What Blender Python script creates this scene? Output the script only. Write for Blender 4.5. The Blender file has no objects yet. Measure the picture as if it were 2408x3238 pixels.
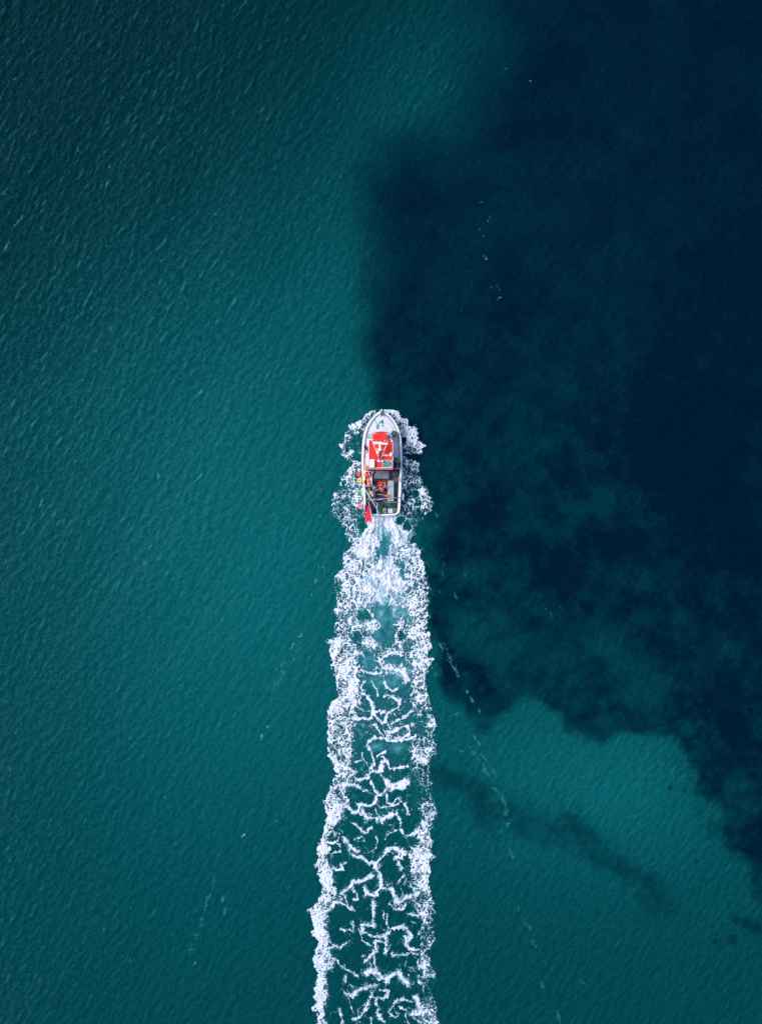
import bpy, bmesh, math, random
import numpy as np
from mathutils import Vector, Matrix, noise as mnoise

random.seed(7)
rng = np.random.default_rng(11)
SC = bpy.context.scene
COL = SC.collection
R = math.radians

# ------------------------------------------------------------------ camera, sky, sun, exposure
CAM_H = 70.0          # the drone hovers 70 m above the water, looking straight down
PPM = 33.0            # photograph pixels per metre on the water
cam = bpy.data.cameras.new('camera')
camo = bpy.data.objects.new('camera', cam); COL.objects.link(camo)
camo.location = (0, 0, CAM_H)
cam.sensor_fit = 'VERTICAL'
cam.angle_y = 2 * math.atan(3238 / 2 / PPM / CAM_H)
cam.clip_start = 0.5
cam.clip_end = 3000
SC.camera = camo

SUN_EL, SUN_AZ = R(48), R(166)     # azimuth measured from +x (picture right) towards +y (picture top)
sd = Vector((math.cos(SUN_EL) * math.cos(SUN_AZ), math.cos(SUN_EL) * math.sin(SUN_AZ), math.sin(SUN_EL)))
world = bpy.data.worlds.new('World'); SC.world = world; world.use_nodes = True
wn = world.node_tree.nodes; wl = world.node_tree.links
sky = wn.new('ShaderNodeTexSky'); sky.sky_type = 'NISHITA'; sky.sun_disc = False
sky.sun_elevation = SUN_EL
sky.sun_rotation = math.atan2(sd.x, sd.y)
bg = wn['Background']; bg.inputs[1].default_value = 0.13
wl.new(sky.outputs[0], bg.inputs[0])
sun = bpy.data.lights.new('sun', 'SUN'); sun.energy = 1.5; sun.angle = R(22); sun.color = (1.0, 0.96, 0.92)   # thin overcast
suno = bpy.data.objects.new('sun', sun); COL.objects.link(suno)
suno.rotation_euler = sd.to_track_quat('Z', 'Y').to_euler()
suno.location = (-40, 20, 60)
SC.view_settings.view_transform = 'Standard'
SC.view_settings.look = 'None'
SC.view_settings.exposure = 0.95
SC.view_settings.gamma = 1.0
SC.cycles.use_denoising = False        # the photograph is grainy too
SC.cycles.sample_clamp_direct = 1.6
SC.cycles.sample_clamp_indirect = 1.0
SC.cycles.max_bounces = 6
SC.cycles.transparent_max_bounces = 16
SC.cycles.volume_bounces = 0
SC.cycles.caustics_reflective = False
SC.cycles.caustics_refractive = False

# ------------------------------------------------------------------ numeric fields
def smooth(a, b, x):
    t = np.clip((x - a) / (b - a), 0, 1)
    return t * t * (3 - 2 * t)

def _hash(ix, iy, seed):
    n = (ix.astype(np.int64) * 374761393 + iy.astype(np.int64) * 668265263 + seed * 974711) & 0xFFFFFFFF
    n = ((n ^ (n >> 13)) * 1274126177) & 0xFFFFFFFF
    n = (n ^ (n >> 16)) & 0xFFFFFFFF
    n = (n * 2246822519) & 0xFFFFFFFF
    n = n ^ (n >> 15)
    return (n & 0xFFFFFF) / float(0x1000000)

def vnoise(x, y, seed=0):
    ix = np.floor(x); iy = np.floor(y)
    fx = x - ix; fy = y - iy
    fx = fx * fx * (3 - 2 * fx); fy = fy * fy * (3 - 2 * fy)
    a = _hash(ix, iy, seed); b = _hash(ix + 1, iy, seed)
    c = _hash(ix, iy + 1, seed); d = _hash(ix + 1, iy + 1, seed)
    return (a + (b - a) * fx) * (1 - fy) + (c + (d - c) * fx) * fy

def fbm(x, y, seed=0, octv=4, gain=0.5):
    s = 0; amp = 1; tot = 0
    for o in range(octv):
        s = s + amp * vnoise(x * 2 ** o + 13.7 * o, y * 2 ** o - 7.3 * o, seed + o)
        tot += amp; amp *= gain
    return s / tot          # 0..1

def worley(x, y, seed=0):
    ix = np.floor(x); iy = np.floor(y)
    f1 = np.full(x.shape, 9.0); f2 = np.full(x.shape, 9.0)
    for dx in (-1, 0, 1):
        for dy in (-1, 0, 1):
            cx = ix + dx; cy = iy + dy
            px = cx + 0.1 + 0.8 * _hash(cx, cy, seed); py = cy + 0.1 + 0.8 * _hash(cx, cy, seed + 77)
            d = np.hypot(px - x, py - y)
            n = d < f1
            f2 = np.where(n, f1, np.minimum(f2, d)); f1 = np.where(n, d, f1)
    return f1, f2

def seg_dist(x, y, pts):
    best = np.full(x.shape, 1e9)
    for (ax, ay), (bx, by) in zip(pts[:-1], pts[1:]):
        vx, vy = bx - ax, by - ay
        t = np.clip(((x - ax) * vx + (y - ay) * vy) / (vx * vx + vy * vy + 1e-9), 0, 1)
        best = np.minimum(best, np.hypot(x - ax - t * vx, y - ay - t * vy))
    return best

def in_poly(x, y, pts):
    ins = np.zeros(x.shape, bool)
    n = len(pts)
    for i in range(n):
        x1, y1 = pts[i]; x2, y2 = pts[(i + 1) % n]
        if y1 == y2: continue
        c = ((y1 > y) != (y2 > y)) & (x < (x2 - x1) * (y - y1) / (y2 - y1) + x1)
        ins ^= c
    return ins

def sdf_poly(x, y, pts):
    d = seg_dist(x, y, pts + [pts[0]])
    return np.where(in_poly(x, y, pts), -d, d)

# world <-> survey coordinates (photograph pixels measured on the water plane)
def to_px(X, Y): return X * PPM + 1204, 1619 - Y * PPM
def wx(px): return (px - 1204) / PPM
def wy(py): return (1619 - py) / PPM

# wave field: a wind sea synthesised from a directional spectrum, repeating every 112 m
WN, WL = 1024, 112.0
def make_waves():
    k1 = np.fft.fftfreq(WN, WL / WN) * 2 * np.pi
    kx, ky = np.meshgrid(k1, k1)
    k = np.hypot(kx, ky); k[0, 0] = 1
    cd = (kx * 0.80 - ky * 0.60) / k
    cs = (kx * 0.89 - ky * 0.45) / k
    lam = 2 * np.pi / k
    kp = 2 * np.pi / 1.9
    E = np.exp(-1.0 * (kp / k) ** 2) / k ** 2.6 * (0.13 + cd ** 6 + .6 * cs ** 8)
    E *= np.exp(-(0.20 / lam) ** 2)
    E[0, 0] = 0
    ph = rng.normal(size=(WN, WN)) + 1j * rng.normal(size=(WN, WN))
    F = ph * np.sqrt(E)
    h = np.fft.ifft2(F).real
    gx = np.fft.ifft2(F * 1j * kx).real
    s = 0.20 / gx.std()
    # a longer low swell beneath
    E2 = np.exp(-((k - 2 * np.pi / 11) / 0.18) ** 2) * cd ** 6
    h2 = np.fft.ifft2(ph.T * np.sqrt(E2)).real
    return h * s + h2 / h2.std() * 0.05
WAVE = make_waves()

def gust(X, Y):
    """how much the breeze ruffles the surface"""
    px, py = to_px(X, Y)
    g = 0.38 + 0.86 * smooth(1500, -100, px + 0.25 * py) + 0.25 * smooth(1800, 200, py)
    g = g * (0.8 + 0.4 * fbm(X * 0.06, Y * 0.06, 5, 3))
    return g

def water_z(X, Y):
    fx = (X / WL * WN) % WN; fy = (Y / WL * WN) % WN
    ix = np.floor(fx).astype(int); iy = np.floor(fy).astype(int)
    tx = fx - ix; ty = fy - iy; ix %= WN; iy %= WN
    a = WAVE[iy, ix]; b = WAVE[iy, (ix + 1) % WN]; c = WAVE[(iy + 1) % WN, ix]; d = WAVE[(iy + 1) % WN, (ix + 1) % WN]
    z = (a * (1 - tx) + b * tx) * (1 - ty) + (c * (1 - tx) + d * tx) * ty
    far = 1 - smooth(70, 160, np.hypot(X, Y))
    px, py = to_px(X, Y)
    bow = 0.22 * np.exp(-((np.hypot((px - 1207) / 85, (py - 1400) / 95) - 1) / 0.35) ** 2) * smooth(1500, 1380, py)
    wake = 0.10 * np.sin((py - 1640) / 38) * np.exp(-((px - 1212) / 55) ** 2) * smooth(1620, 1680, py) * smooth(2500, 1800, py)
    return z * gust(X, Y) * far + bow + wake

# ------------------------------------------------------------------ object helpers
def tag(o, label=None, cat=None, group=None, kind=None):
    if label: o['label'] = label
    if cat: o['category'] = cat
    if group: o['group'] = group
    if kind: o['kind'] = kind
    return o

def mesh_from_arrays(name, V, F, mat, attrs=None, smoothf=True):
    me = bpy.data.meshes.new(name)
    n, m = len(V), len(F)
    me.vertices.add(n); me.vertices.foreach_set('co', np.ascontiguousarray(V, dtype=np.float32).ravel())
    me.loops.add(m * 4); me.loops.foreach_set('vertex_index', np.ascontiguousarray(F, dtype=np.int32).ravel())
    me.polygons.add(m)
    me.polygons.foreach_set('loop_start', np.arange(0, m * 4, 4, dtype=np.int32))
    me.polygons.foreach_set('use_smooth', np.full(m, smoothf, bool))
    me.update(calc_edges=True)
    for k, a in (attrs or {}).items():
        if a.ndim == 1:
            at = me.attributes.new(k, 'FLOAT', 'POINT'); at.data.foreach_set('value', np.ascontiguousarray(a, dtype=np.float32))
        else:
            at = me.attributes.new(k, 'FLOAT_COLOR', 'POINT'); at.data.foreach_set('color', np.ascontiguousarray(a, dtype=np.float32).ravel())
    me.materials.append(mat)
    o = bpy.data.objects.new(name, me); COL.objects.link(o)
    return o

def grid_faces(nx, ny):
    i = np.arange(ny - 1)[:, None] * nx + np.arange(nx - 1)[None, :]
    return np.stack([i, i + 1, i + nx + 1, i + nx], -1).reshape(-1, 4)

def axis(lo, hi, step, far):
    a = np.arange(lo, hi + step / 2, step)
    out = []; s = step; p = hi
    while p < far:
        s *= 1.25; p += s; out.append(p)
    neg = []; s = step; p = lo
    while p > -far:
        s *= 1.25; p -= s; neg.append(p)
    return np.array(neg[::-1] + list(a) + out)

class NT:
    def __init__(s, name):
        s.m = bpy.data.materials.new(name); s.m.use_nodes = True
        s.n = s.m.node_tree.nodes; s.l = s.m.node_tree.links; s.n.clear()
        s.out = s.n.new('ShaderNodeOutputMaterial')
    def new(s, t, **kw):
        nd = s.n.new(t)
        for k, v in kw.items(): setattr(nd, k, v)
        return nd
    def link(s, a, b): s.l.new(a, b)
    def attr(s, name):
        a = s.new('ShaderNodeAttribute'); a.attribute_name = name; return a
    def math(s, op, a, b=None, c=None, clamp=False):
        nd = s.new('ShaderNodeMath', operation=op, use_clamp=clamp)
        for i, v in enumerate((a, b, c)):
            if v is None: continue
            if isinstance(v, (int, float)): nd.inputs[i].default_value = v
            else: s.link(v, nd.inputs[i])
        return nd.outputs[0]
    def mapr(s, v, a, b, c, d):
        nd = s.new('ShaderNodeMapRange'); s.link(v, nd.inputs[0])
        for i, q in enumerate((a, b, c, d)): nd.inputs[i + 1].default_value = q
        return nd.outputs[0]
    def noise(s, scale, detail=4, rough=0.55, vec=None):
        nd = s.new('ShaderNodeTexNoise'); nd.inputs['Scale'].default_value = scale
        nd.inputs['Detail'].default_value = detail; nd.inputs['Roughness'].default_value = rough
        if vec is not None: s.link(vec, nd.inputs['Vector'])
        return nd.outputs[0]
    def mixc(s, fac, a, b, blend='MIX'):
        nd = s.new('ShaderNodeMix', data_type='RGBA', blend_type=blend)
        if isinstance(fac, (int, float)): nd.inputs[0].default_value = fac
        else: s.link(fac, nd.inputs[0])
        for i, v in ((6, a), (7, b)):
            if isinstance(v, tuple): nd.inputs[i].default_value = (*v, 1)
            else: s.link(v, nd.inputs[i])
        return nd.outputs[2]

# ------------------------------------------------------------------ seabed
DARK = [(1560, -900), (1550, 0), (1566, 140), (1490, 290), (1420, 400), (1215, 430), (1185, 510), (1165, 610), (1150, 700),
        (1175, 815), (1185, 875), (1150, 950), (1144, 1050), (1155, 1140), (1200, 1240), (1215, 1310), (1260, 1400), (1300, 1600),
        (1340, 1700), (1350, 1850), (1352, 2000), (1375, 2120), (1400, 2200), (1460, 2235), (1540, 2285), (1610, 2275),
        (1635, 2230), (1720, 2245), (1790, 2318), (1880, 2355), (1968, 2332), (2070, 2362), (2143, 2405), (2172, 2465),
        (2190, 2525), (2275, 2610), (2335, 2700), (2410, 2800), (2700, 3020), (3200, 3300), (4200, 3400), (4200, -900)]
LIGHTS = [(1960, 1605, 110, 90, .35), (1930, 1135, 60, 50, .3), (2010, 2150, 90, 45, .5), (2060, 2200, 60, 30, .4),
          (1990, 1560, 40, 40, .25), (2030, 1650, 60, 70, .25), (1580, 1990, 170, 60, .42), (1650, 2030, 140, 60, .3),
          (1980, 1840, 90, 40, .42), (1800, 1700, 80, 50, .25), (1740, 1430, 70, 60, .25), (1480, 1310, 120, 60, .15),
          (1700, 2060, 70, 60, .25), (1890, 1900, 40, 60, .3), (1450, 1950, 90, 60, .2), (1350, 1560, 80, 160, .25),
          (1700, 650, 170, 130, .10), (1760, 1180, 140, 110, .12), (1800, 1900, 50, 40, .3), (2150, 1760, 90, 80, .12),
          (1650, 2170, 60, 40, .3), (2080, 1990, 60, 30, .25)]
DARKS = [(2190, 1350, 200, 180, .34), (2260, 1600, 220, 220, .36), (1940, 1690, 80, 60, .4), (1820, 1770, 70, 60, .35),
         (2250, 2300, 160, 120, .15), (1560, 2220, 70, 50, .2), (1850, 2320, 60, 40, .2), (2350, 800, 200, 500, .08),
         (1900, 100, 420, 220, .1)]
def bed(X, Y):
    px, py = to_px(X, Y)
    n1 = fbm(X * .22, Y * .22, 21, 6, .62) - .5
    n2 = fbm(X * .22 + 40, Y * .22 + 9, 31, 6, .62) - .5
    sharp = smooth(1700, 2250, py)                       # the drop-off is crisp low in the frame, gradual above
    amp = 75 + 20 * sharp
    qx = px + n1 * amp * 2; qy = py + n2 * amp * 2
    d = sdf_poly(qx, qy, DARK)
    wd = 62 - 36 * sharp + 40 * smooth(1000, 700, py) + 90 * smooth(420, 150, py)
    wd = np.where(px > 1420, np.maximum(wd - 0, 14), wd)
    cover = smooth(wd, -wd, d)
    mott = fbm(X * .33 + 3, Y * .33, 41, 6, .68)
    reef = smooth(.36, .64, fbm(X * .62 + 11, Y * .62, 53, 6, .72)) - .5
    patch = smooth(.45, .64, fbm(X * .24 + 70, Y * .3, 47, 6, .68))
    inner = 0.86 + (.6 + .8 * smooth(1300, 1900, py)) * (mott - .5) + .30 * reef * smooth(600, 1500, py) - 0.19 * patch * smooth(900, 1700, py)
    for (cx, cy, rx, ry, v) in LIGHTS:
        e = ((qx - cx) / rx) ** 2 + ((qy - cy) / ry) ** 2
        inner = inner - v * .62 * np.exp(-e * 0.8) * (0.6 + .9 * mott)
    for (cx, cy, rx, ry, v) in DARKS:
        e = ((px + n1 * 60 - cx) / rx) ** 2 + ((py + n2 * 60 - cy) / ry) ** 2
        inner = inner + v * np.exp(-e * 0.8)
    c = cover * np.clip(inner, .25, 1.2)
    # a weedy tongue over the sand and small rocks
    tongue = seg_dist(qx, qy, [(1400, 2440), (1560, 2560), (1760, 2640), (1960, 2740), (2130, 2880)])
    c = np.maximum(c, .58 * (.8 + .5 * (reef + .1)) * smooth(78, 12, tongue) * smooth(2260, 2000, px + n1 * 200))
    for (cx, cy, r) in [(2312, 2965, 16), (2330, 2905, 14), (2360, 2915, 20), (2390, 2930, 22), (2115, 2487, 9), (2160, 2500, 8), (2202, 2720, 7), (2255, 2970, 9)]:
        c = np.maximum(c, .62 * smooth(r * 1.5, r * .5, np.hypot(px + n1 * 25 - cx, py + n2 * 25 - cy)))
    # depth: sand bank by the wake, deeper weed; top and edges lowered to imitate vignetting
    bank = np.exp(-(((px - 1950) / 520) ** 2 + ((py - 2500) / 330) ** 2))
    left = np.exp(-(((px - 820) / 720) ** 2 + ((py - 1750) / 1050) ** 2))
    depth = 8.6 - 2.6 * bank - 2.9 * left + .5 * (fbm(X * .05, Y * .05, 61, 3) - .5) + 4.2 * smooth(1500, 100, py + px * .5) * (1 - cover) + .6 * cover
    depth = depth + 1.6 * smooth(2050, 2500, px) * smooth(2500, 1500, py)
    topg = np.exp(-(((px - 1320) / 260) ** 2 + ((py - 180) / 330) ** 2)) * (1 - cover)
    depth = depth - 1.3 * topg
    return c, depth

def build_seabed():
    ax = axis(-42, 42, .3, 900); ay = axis(-56, 56, .3, 900)
    X, Y = np.meshgrid(ax, ay)
    c, d = bed(X, Y)
    z = -d + c * .35 * fbm(X * 1.1, Y * 1.1, 3, 3)
    nt = NT('seabed_sand_and_weed')
    b = nt.new('ShaderNodeBsdfDiffuse')
    a = nt.attr('cover')
    tc = nt.new('ShaderNodeTexCoord')
    n = nt.noise(1.6, 6, .65, tc.outputs['Object'])
    cc = nt.math('ADD', a.outputs['Fac'], nt.math('MULTIPLY', nt.math('MULTIPLY', nt.math('SUBTRACT', n, .5), .55), nt.math('ADD', a.outputs['Fac'], .08)), clamp=True)
    col = nt.mixc(cc, (.50, .47, .36), (.028, .040, .040))
    nt.link(col, b.inputs[0]); nt.link(b.outputs[0], nt.out.inputs[0])
    o = mesh_from_arrays('seabed', np.stack([X, Y, z], -1).reshape(-1, 3), grid_faces(len(ax), len(ay)), nt.m, {'cover': c.ravel()})
    tag(o, 'sandy sea floor with dark weed beds under the water', 'seabed', kind='structure')
build_seabed()

# ------------------------------------------------------------------ water
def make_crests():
    """where the sea is pinched into sharp little crests, painted paler for the glints on them"""
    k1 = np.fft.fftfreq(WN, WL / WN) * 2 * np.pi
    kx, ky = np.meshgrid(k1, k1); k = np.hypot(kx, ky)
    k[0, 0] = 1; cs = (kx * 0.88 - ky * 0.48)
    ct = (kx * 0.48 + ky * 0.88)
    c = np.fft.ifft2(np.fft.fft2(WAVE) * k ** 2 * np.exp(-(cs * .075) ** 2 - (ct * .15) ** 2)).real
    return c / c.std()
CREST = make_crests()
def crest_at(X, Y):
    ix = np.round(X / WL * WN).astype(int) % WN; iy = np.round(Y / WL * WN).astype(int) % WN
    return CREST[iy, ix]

def build_water():
    ax = axis(-39, 39, .125, 900); ay = axis(-52, 52, .125, 900)
    X, Y = np.meshgrid(ax, ay)
    z = water_z(X, Y)
    px, py = to_px(X, Y)
    c, dp = bed(X, Y)
    # milky suspended sediment is thick over the sand and thin over the weed beds; its falloff with depth paints in the vignetting
    silt_and_vignette = (1 - .95 * np.clip(c, 0, 1)) * np.clip(np.exp(-(dp - 5.4) * .30), 0, 1.2)
    nt = NT('sea_water')
    tc = nt.new('ShaderNodeTexCoord')
    mp = nt.new('ShaderNodeMapping'); mp.inputs['Rotation'].default_value = (0, 0, R(-56)); mp.inputs['Scale'].default_value = (.5, 1, 1)
    nt.link(tc.outputs['Object'], mp.inputs['Vector'])
    n1 = nt.noise(2.6, 3, .6, mp.outputs[0]); n2 = nt.noise(4.2, 3, .6, tc.outputs['Object'])
    h = nt.math('ADD', nt.math('MULTIPLY', n1, .16), nt.math('MULTIPLY', n2, .10))
    gs = nt.attr('gust')
    h = nt.math('MULTIPLY', h, gs.outputs['Fac'])
    bp = nt.new('ShaderNodeBump'); bp.inputs['Strength'].default_value = 1; bp.inputs['Distance'].default_value = 1.0
    nt.link(h, bp.inputs['Height'])
    st = nt.attr('silt_and_vignette')
    dif = nt.new('ShaderNodeBsdfDiffuse'); nt.link(bp.outputs[0], dif.inputs['Normal'])
    wd_ = nt.attr('weed')
    dc = nt.mixc(st.outputs['Fac'], nt.mixc(wd_.outputs['Fac'], (.0, .0135, .0185), (.0, .0098, .0280)), (.0, .104, .108))
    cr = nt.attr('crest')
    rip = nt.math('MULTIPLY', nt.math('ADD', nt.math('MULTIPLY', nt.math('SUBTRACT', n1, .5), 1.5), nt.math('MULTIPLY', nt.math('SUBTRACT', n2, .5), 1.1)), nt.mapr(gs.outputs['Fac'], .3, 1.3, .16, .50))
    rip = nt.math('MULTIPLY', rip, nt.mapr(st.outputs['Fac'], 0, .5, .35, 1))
    dc = nt.mixc(nt.math('ADD', cr.outputs['Fac'], rip, clamp=True), dc, nt.mixc(st.outputs['Fac'], (.004, .06, .085), (.03, .40, .39)))  # crests and ripples tinted paler: glints and light through them painted in colour
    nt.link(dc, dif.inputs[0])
    tr = nt.new('ShaderNodeBsdfTransparent')
    m1 = nt.new('ShaderNodeMixShader'); m1.inputs[0].default_value = .62
    nt.link(tr.outputs[0], m1.inputs[1]); nt.link(dif.outputs[0], m1.inputs[2])
    gl = nt.new('ShaderNodeBsdfGlossy'); gl.inputs['Roughness'].default_value = .17; nt.link(bp.outputs[0], gl.inputs['Normal'])
    fr = nt.new('ShaderNodeFresnel'); fr.inputs[0].default_value = 1.2; nt.link(bp.outputs[0], fr.inputs['Normal'])
    m2 = nt.new('ShaderNodeMixShader')
    nt.link(nt.math('MULTIPLY', fr.outputs[0], .14), m2.inputs[0]); nt.link(m1.outputs[0], m2.inputs[1]); nt.link(gl.outputs[0], m2.inputs[2])
    nt.link(m2.outputs[0], nt.out.inputs['Surface'])
    va = nt.new('ShaderNodeVolumeAbsorption'); va.inputs['Color'].default_value = (.0, .66, .72, 1); va.inputs['Density'].default_value = .30
    nt.link(va.outputs[0], nt.out.inputs['Volume'])
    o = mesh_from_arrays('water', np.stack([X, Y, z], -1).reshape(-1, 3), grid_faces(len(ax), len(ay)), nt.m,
                         {'silt_and_vignette': silt_and_vignette.ravel(), 'weed': np.clip(c * 1.3, 0, 1).ravel(), 'crest': (np.clip(.09 + .095 * crest_at(X, Y) * (.15 + .85 * gust(X, Y)) + 1.15 * smooth(1.2, 4.6, crest_at(X, Y) * (.25 + .65 * gust(X, Y)) * (.35 + 1.3 * fbm(X * .28, Y * .22, 77, 4, .6))), 0, 1) * (1 - .85 * np.clip(c, 0, 1))).ravel(), 'gust': gust(X, Y).ravel()})
    tag(o, 'teal and dark blue sea surface ruffled by small waves', 'sea', kind='structure')
build_water()

# ------------------------------------------------------------------ foam
LEFT = [(1297, 1175), (1310, 1160), (1325, 1140), (1340, 1122), (1360, 1100), (1385, 1083), (1410, 1076), (1435, 1073), (1446, 1082), (1452, 1108),
        (1475, 1110), (1490, 1090), (1510, 1072), (1540, 1062), (1565, 1050), (1590, 1045), (1610, 1050), (1632, 1052), (1645, 1075), (1670, 1085),
        (1696, 1094), (1725, 1111), (1742, 1085), (1792, 1079), (1820, 1057), (1860, 1047), (1890, 1052), (1910, 1062), (1950, 1062), (1975, 1052),
        (2000, 1066), (2027, 1038), (2060, 1042), (2085, 1045), (2120, 1050), (2160, 1065), (2209, 1060), (2229, 1041), (2273, 1038), (2316, 1037),
        (2366, 1034), (2403, 1044), (2421, 1056), (2456, 1058), (2490, 1033), (2543, 1027), (2572, 1030), (2607, 1033), (2636, 1020), (2691, 1005),
        (2725, 1000), (2757, 1003), (2794, 1012), (2816, 1024), (2835, 1008), (2873, 981), (2920, 984), (2983, 997), (3027, 993), (3078, 998),
        (3141, 993), (3178, 987), (3210, 1006), (3238, 1000), (3350, 990), (3600, 985), (3900, 975)]
RIGHT = [(1297, 1240), (1299, 1259), (1316, 1273), (1337, 1296), (1357, 1314), (1380, 1324), (1403, 1333), (1417, 1340), (1433, 1339), (1438, 1300),
         (1454, 1300), (1470, 1322), (1500, 1319), (1516, 1333), (1530, 1337), (1551, 1351), (1569, 1370), (1597, 1370), (1615, 1358), (1638, 1347),
         (1661, 1322), (1702, 1303), (1725, 1320), (1774, 1338), (1818, 1351), (1870, 1354), (1896, 1360), (1934, 1352), (1992, 1348), (2021, 1370),
         (2050, 1366), (2070, 1355), (2088, 1376), (2111, 1367), (2137, 1341), (2167, 1349), (2209, 1354), (2241, 1376), (2258, 1364), (2296, 1386),
         (2316, 1373), (2374, 1375), (2418, 1361), (2461, 1358), (2520, 1373), (2578, 1384), (2607, 1367), (2665, 1364), (2694, 1370), (2747, 1359),
         (2804, 1359), (2864, 1374), (2920, 1376), (2967, 1374), (2999, 1355), (3043, 1362), (3087, 1380), (3125, 1371), (3178, 1377), (3238, 1382),
         (3500, 1390), (3900, 1400)]
LIN = [(1600, 1150), (1740, 1150), (1990, 1150), (2200, 1130), (2330, 1122), (2400, 1108), (2450, 1124), (2500, 1100), (2550, 1098), (2600, 1075),
       (2640, 1040), (2700, 1042), (2760, 1052), (2800, 1062), (2850, 1080), (2880, 1045), (2920, 1035), (3000, 1048), (3030, 1060), (3100, 1035),
       (3180, 1030), (3238, 1030), (3900, 1025)]
RIN = [(1600, 1270), (1740, 1268), (1900, 1280), (2100, 1292), (2200, 1296), (2350, 1290), (2420, 1298), (2500, 1300), (2580, 1338), (2650, 1312),
       (2720, 1290), (2800, 1290), (2860, 1300), (2920, 1338), (3000, 1312), (3060, 1322), (3140, 1328), (3200, 1312), (3900, 1320)]
# filaments of foam in the flat water between the bands: (half width, points), surveyed in two frames
S7 = [(8, [(560,30),(590,130),(680,170),(740,150),(750,60),(700,0)]), (18, [(560,250),(640,240),(700,250),(740,220),(760,150),(740,80),(690,0)]),
 (10, [(760,150),(850,180),(880,170)]), (13, [(770,200),(850,290),(890,280),(910,200),(960,160),(1030,130),(1040,60),(960,10),(890,0)]),
 (8, [(900,290),(940,370)]), (10, [(950,310),(1050,250),(1130,200),(1190,150)]), (7, [(760,280),(830,380),(880,460)]), (5, [(870,340),(890,420)]),
 (24, [(940,400),(1000,370),(1080,330),(1140,340),(1160,400),(1100,440),(1020,460)]), (16, [(700,500),(780,450),(860,470),(940,490),(1000,480),(1100,480),(1200,440)]),
 (13, [(690,540),(740,620),(770,730),(730,800)]), (8, [(890,600),(840,630),(800,650)]), (10, [(840,650),(890,700),(940,780),(1000,795),(1130,760)]),
 (15, [(860,700),(860,760),(840,810),(760,820),(720,850),(690,900),(570,910)]), (5, [(640,620),(660,700),(720,790)]), (9, [(560,720),(640,700)]),
 (14, [(740,930),(760,1010),(820,1080),(880,1040),(920,980),(1000,960),(1100,930)]), (24, [(910,930),(980,990),(1060,980),(1110,930)]),
 (6, [(840,850),(900,930)]), (6, [(600,980),(650,1040),(700,1020)]), (12, [(450,960),(560,960),(620,1000)]),
 (15, [(800,1090),(770,1170),(700,1200),(640,1170),(590,1180),(600,1230)]), (22, [(640,1230),(700,1330),(760,1330),(860,1350),(910,1300),(1000,1280)]),
 (11, [(910,1080),(910,1160),(960,1180),(1020,1110),(1060,1150),(980,1190),(850,1220),(800,1180)]), (10, [(780,1240),(800,1290),(840,1330)]),
 (11, [(1000,1310),(1040,1340),(1060,1440),(1100,1520),(1180,1500),(1250,1470)]), (10, [(1100,1170),(1130,1250),(1150,1300)]),
 (10, [(520,1380),(600,1430),(680,1490),(740,1430)]), (13, [(440,1180),(490,1210),(540,1280),(600,1240)]),
 (8, [(240,1540),(300,1470),(380,1490),(380,1560),(330,1600),(250,1600),(250,1680),(300,1720),(400,1690),(400,1620),(350,1590)]),
 (17, [(450,1560),(500,1630),(570,1690)]), (9, [(560,1560),(630,1530),(660,1570),(600,1580)]), (15, [(880,1720),(930,1660),(1000,1650),(1080,1700)]),
 (5, [(790,1520),(795,1600),(780,1670)]), (5, [(880,1560),(910,1510),(1000,1460)])]
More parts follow.
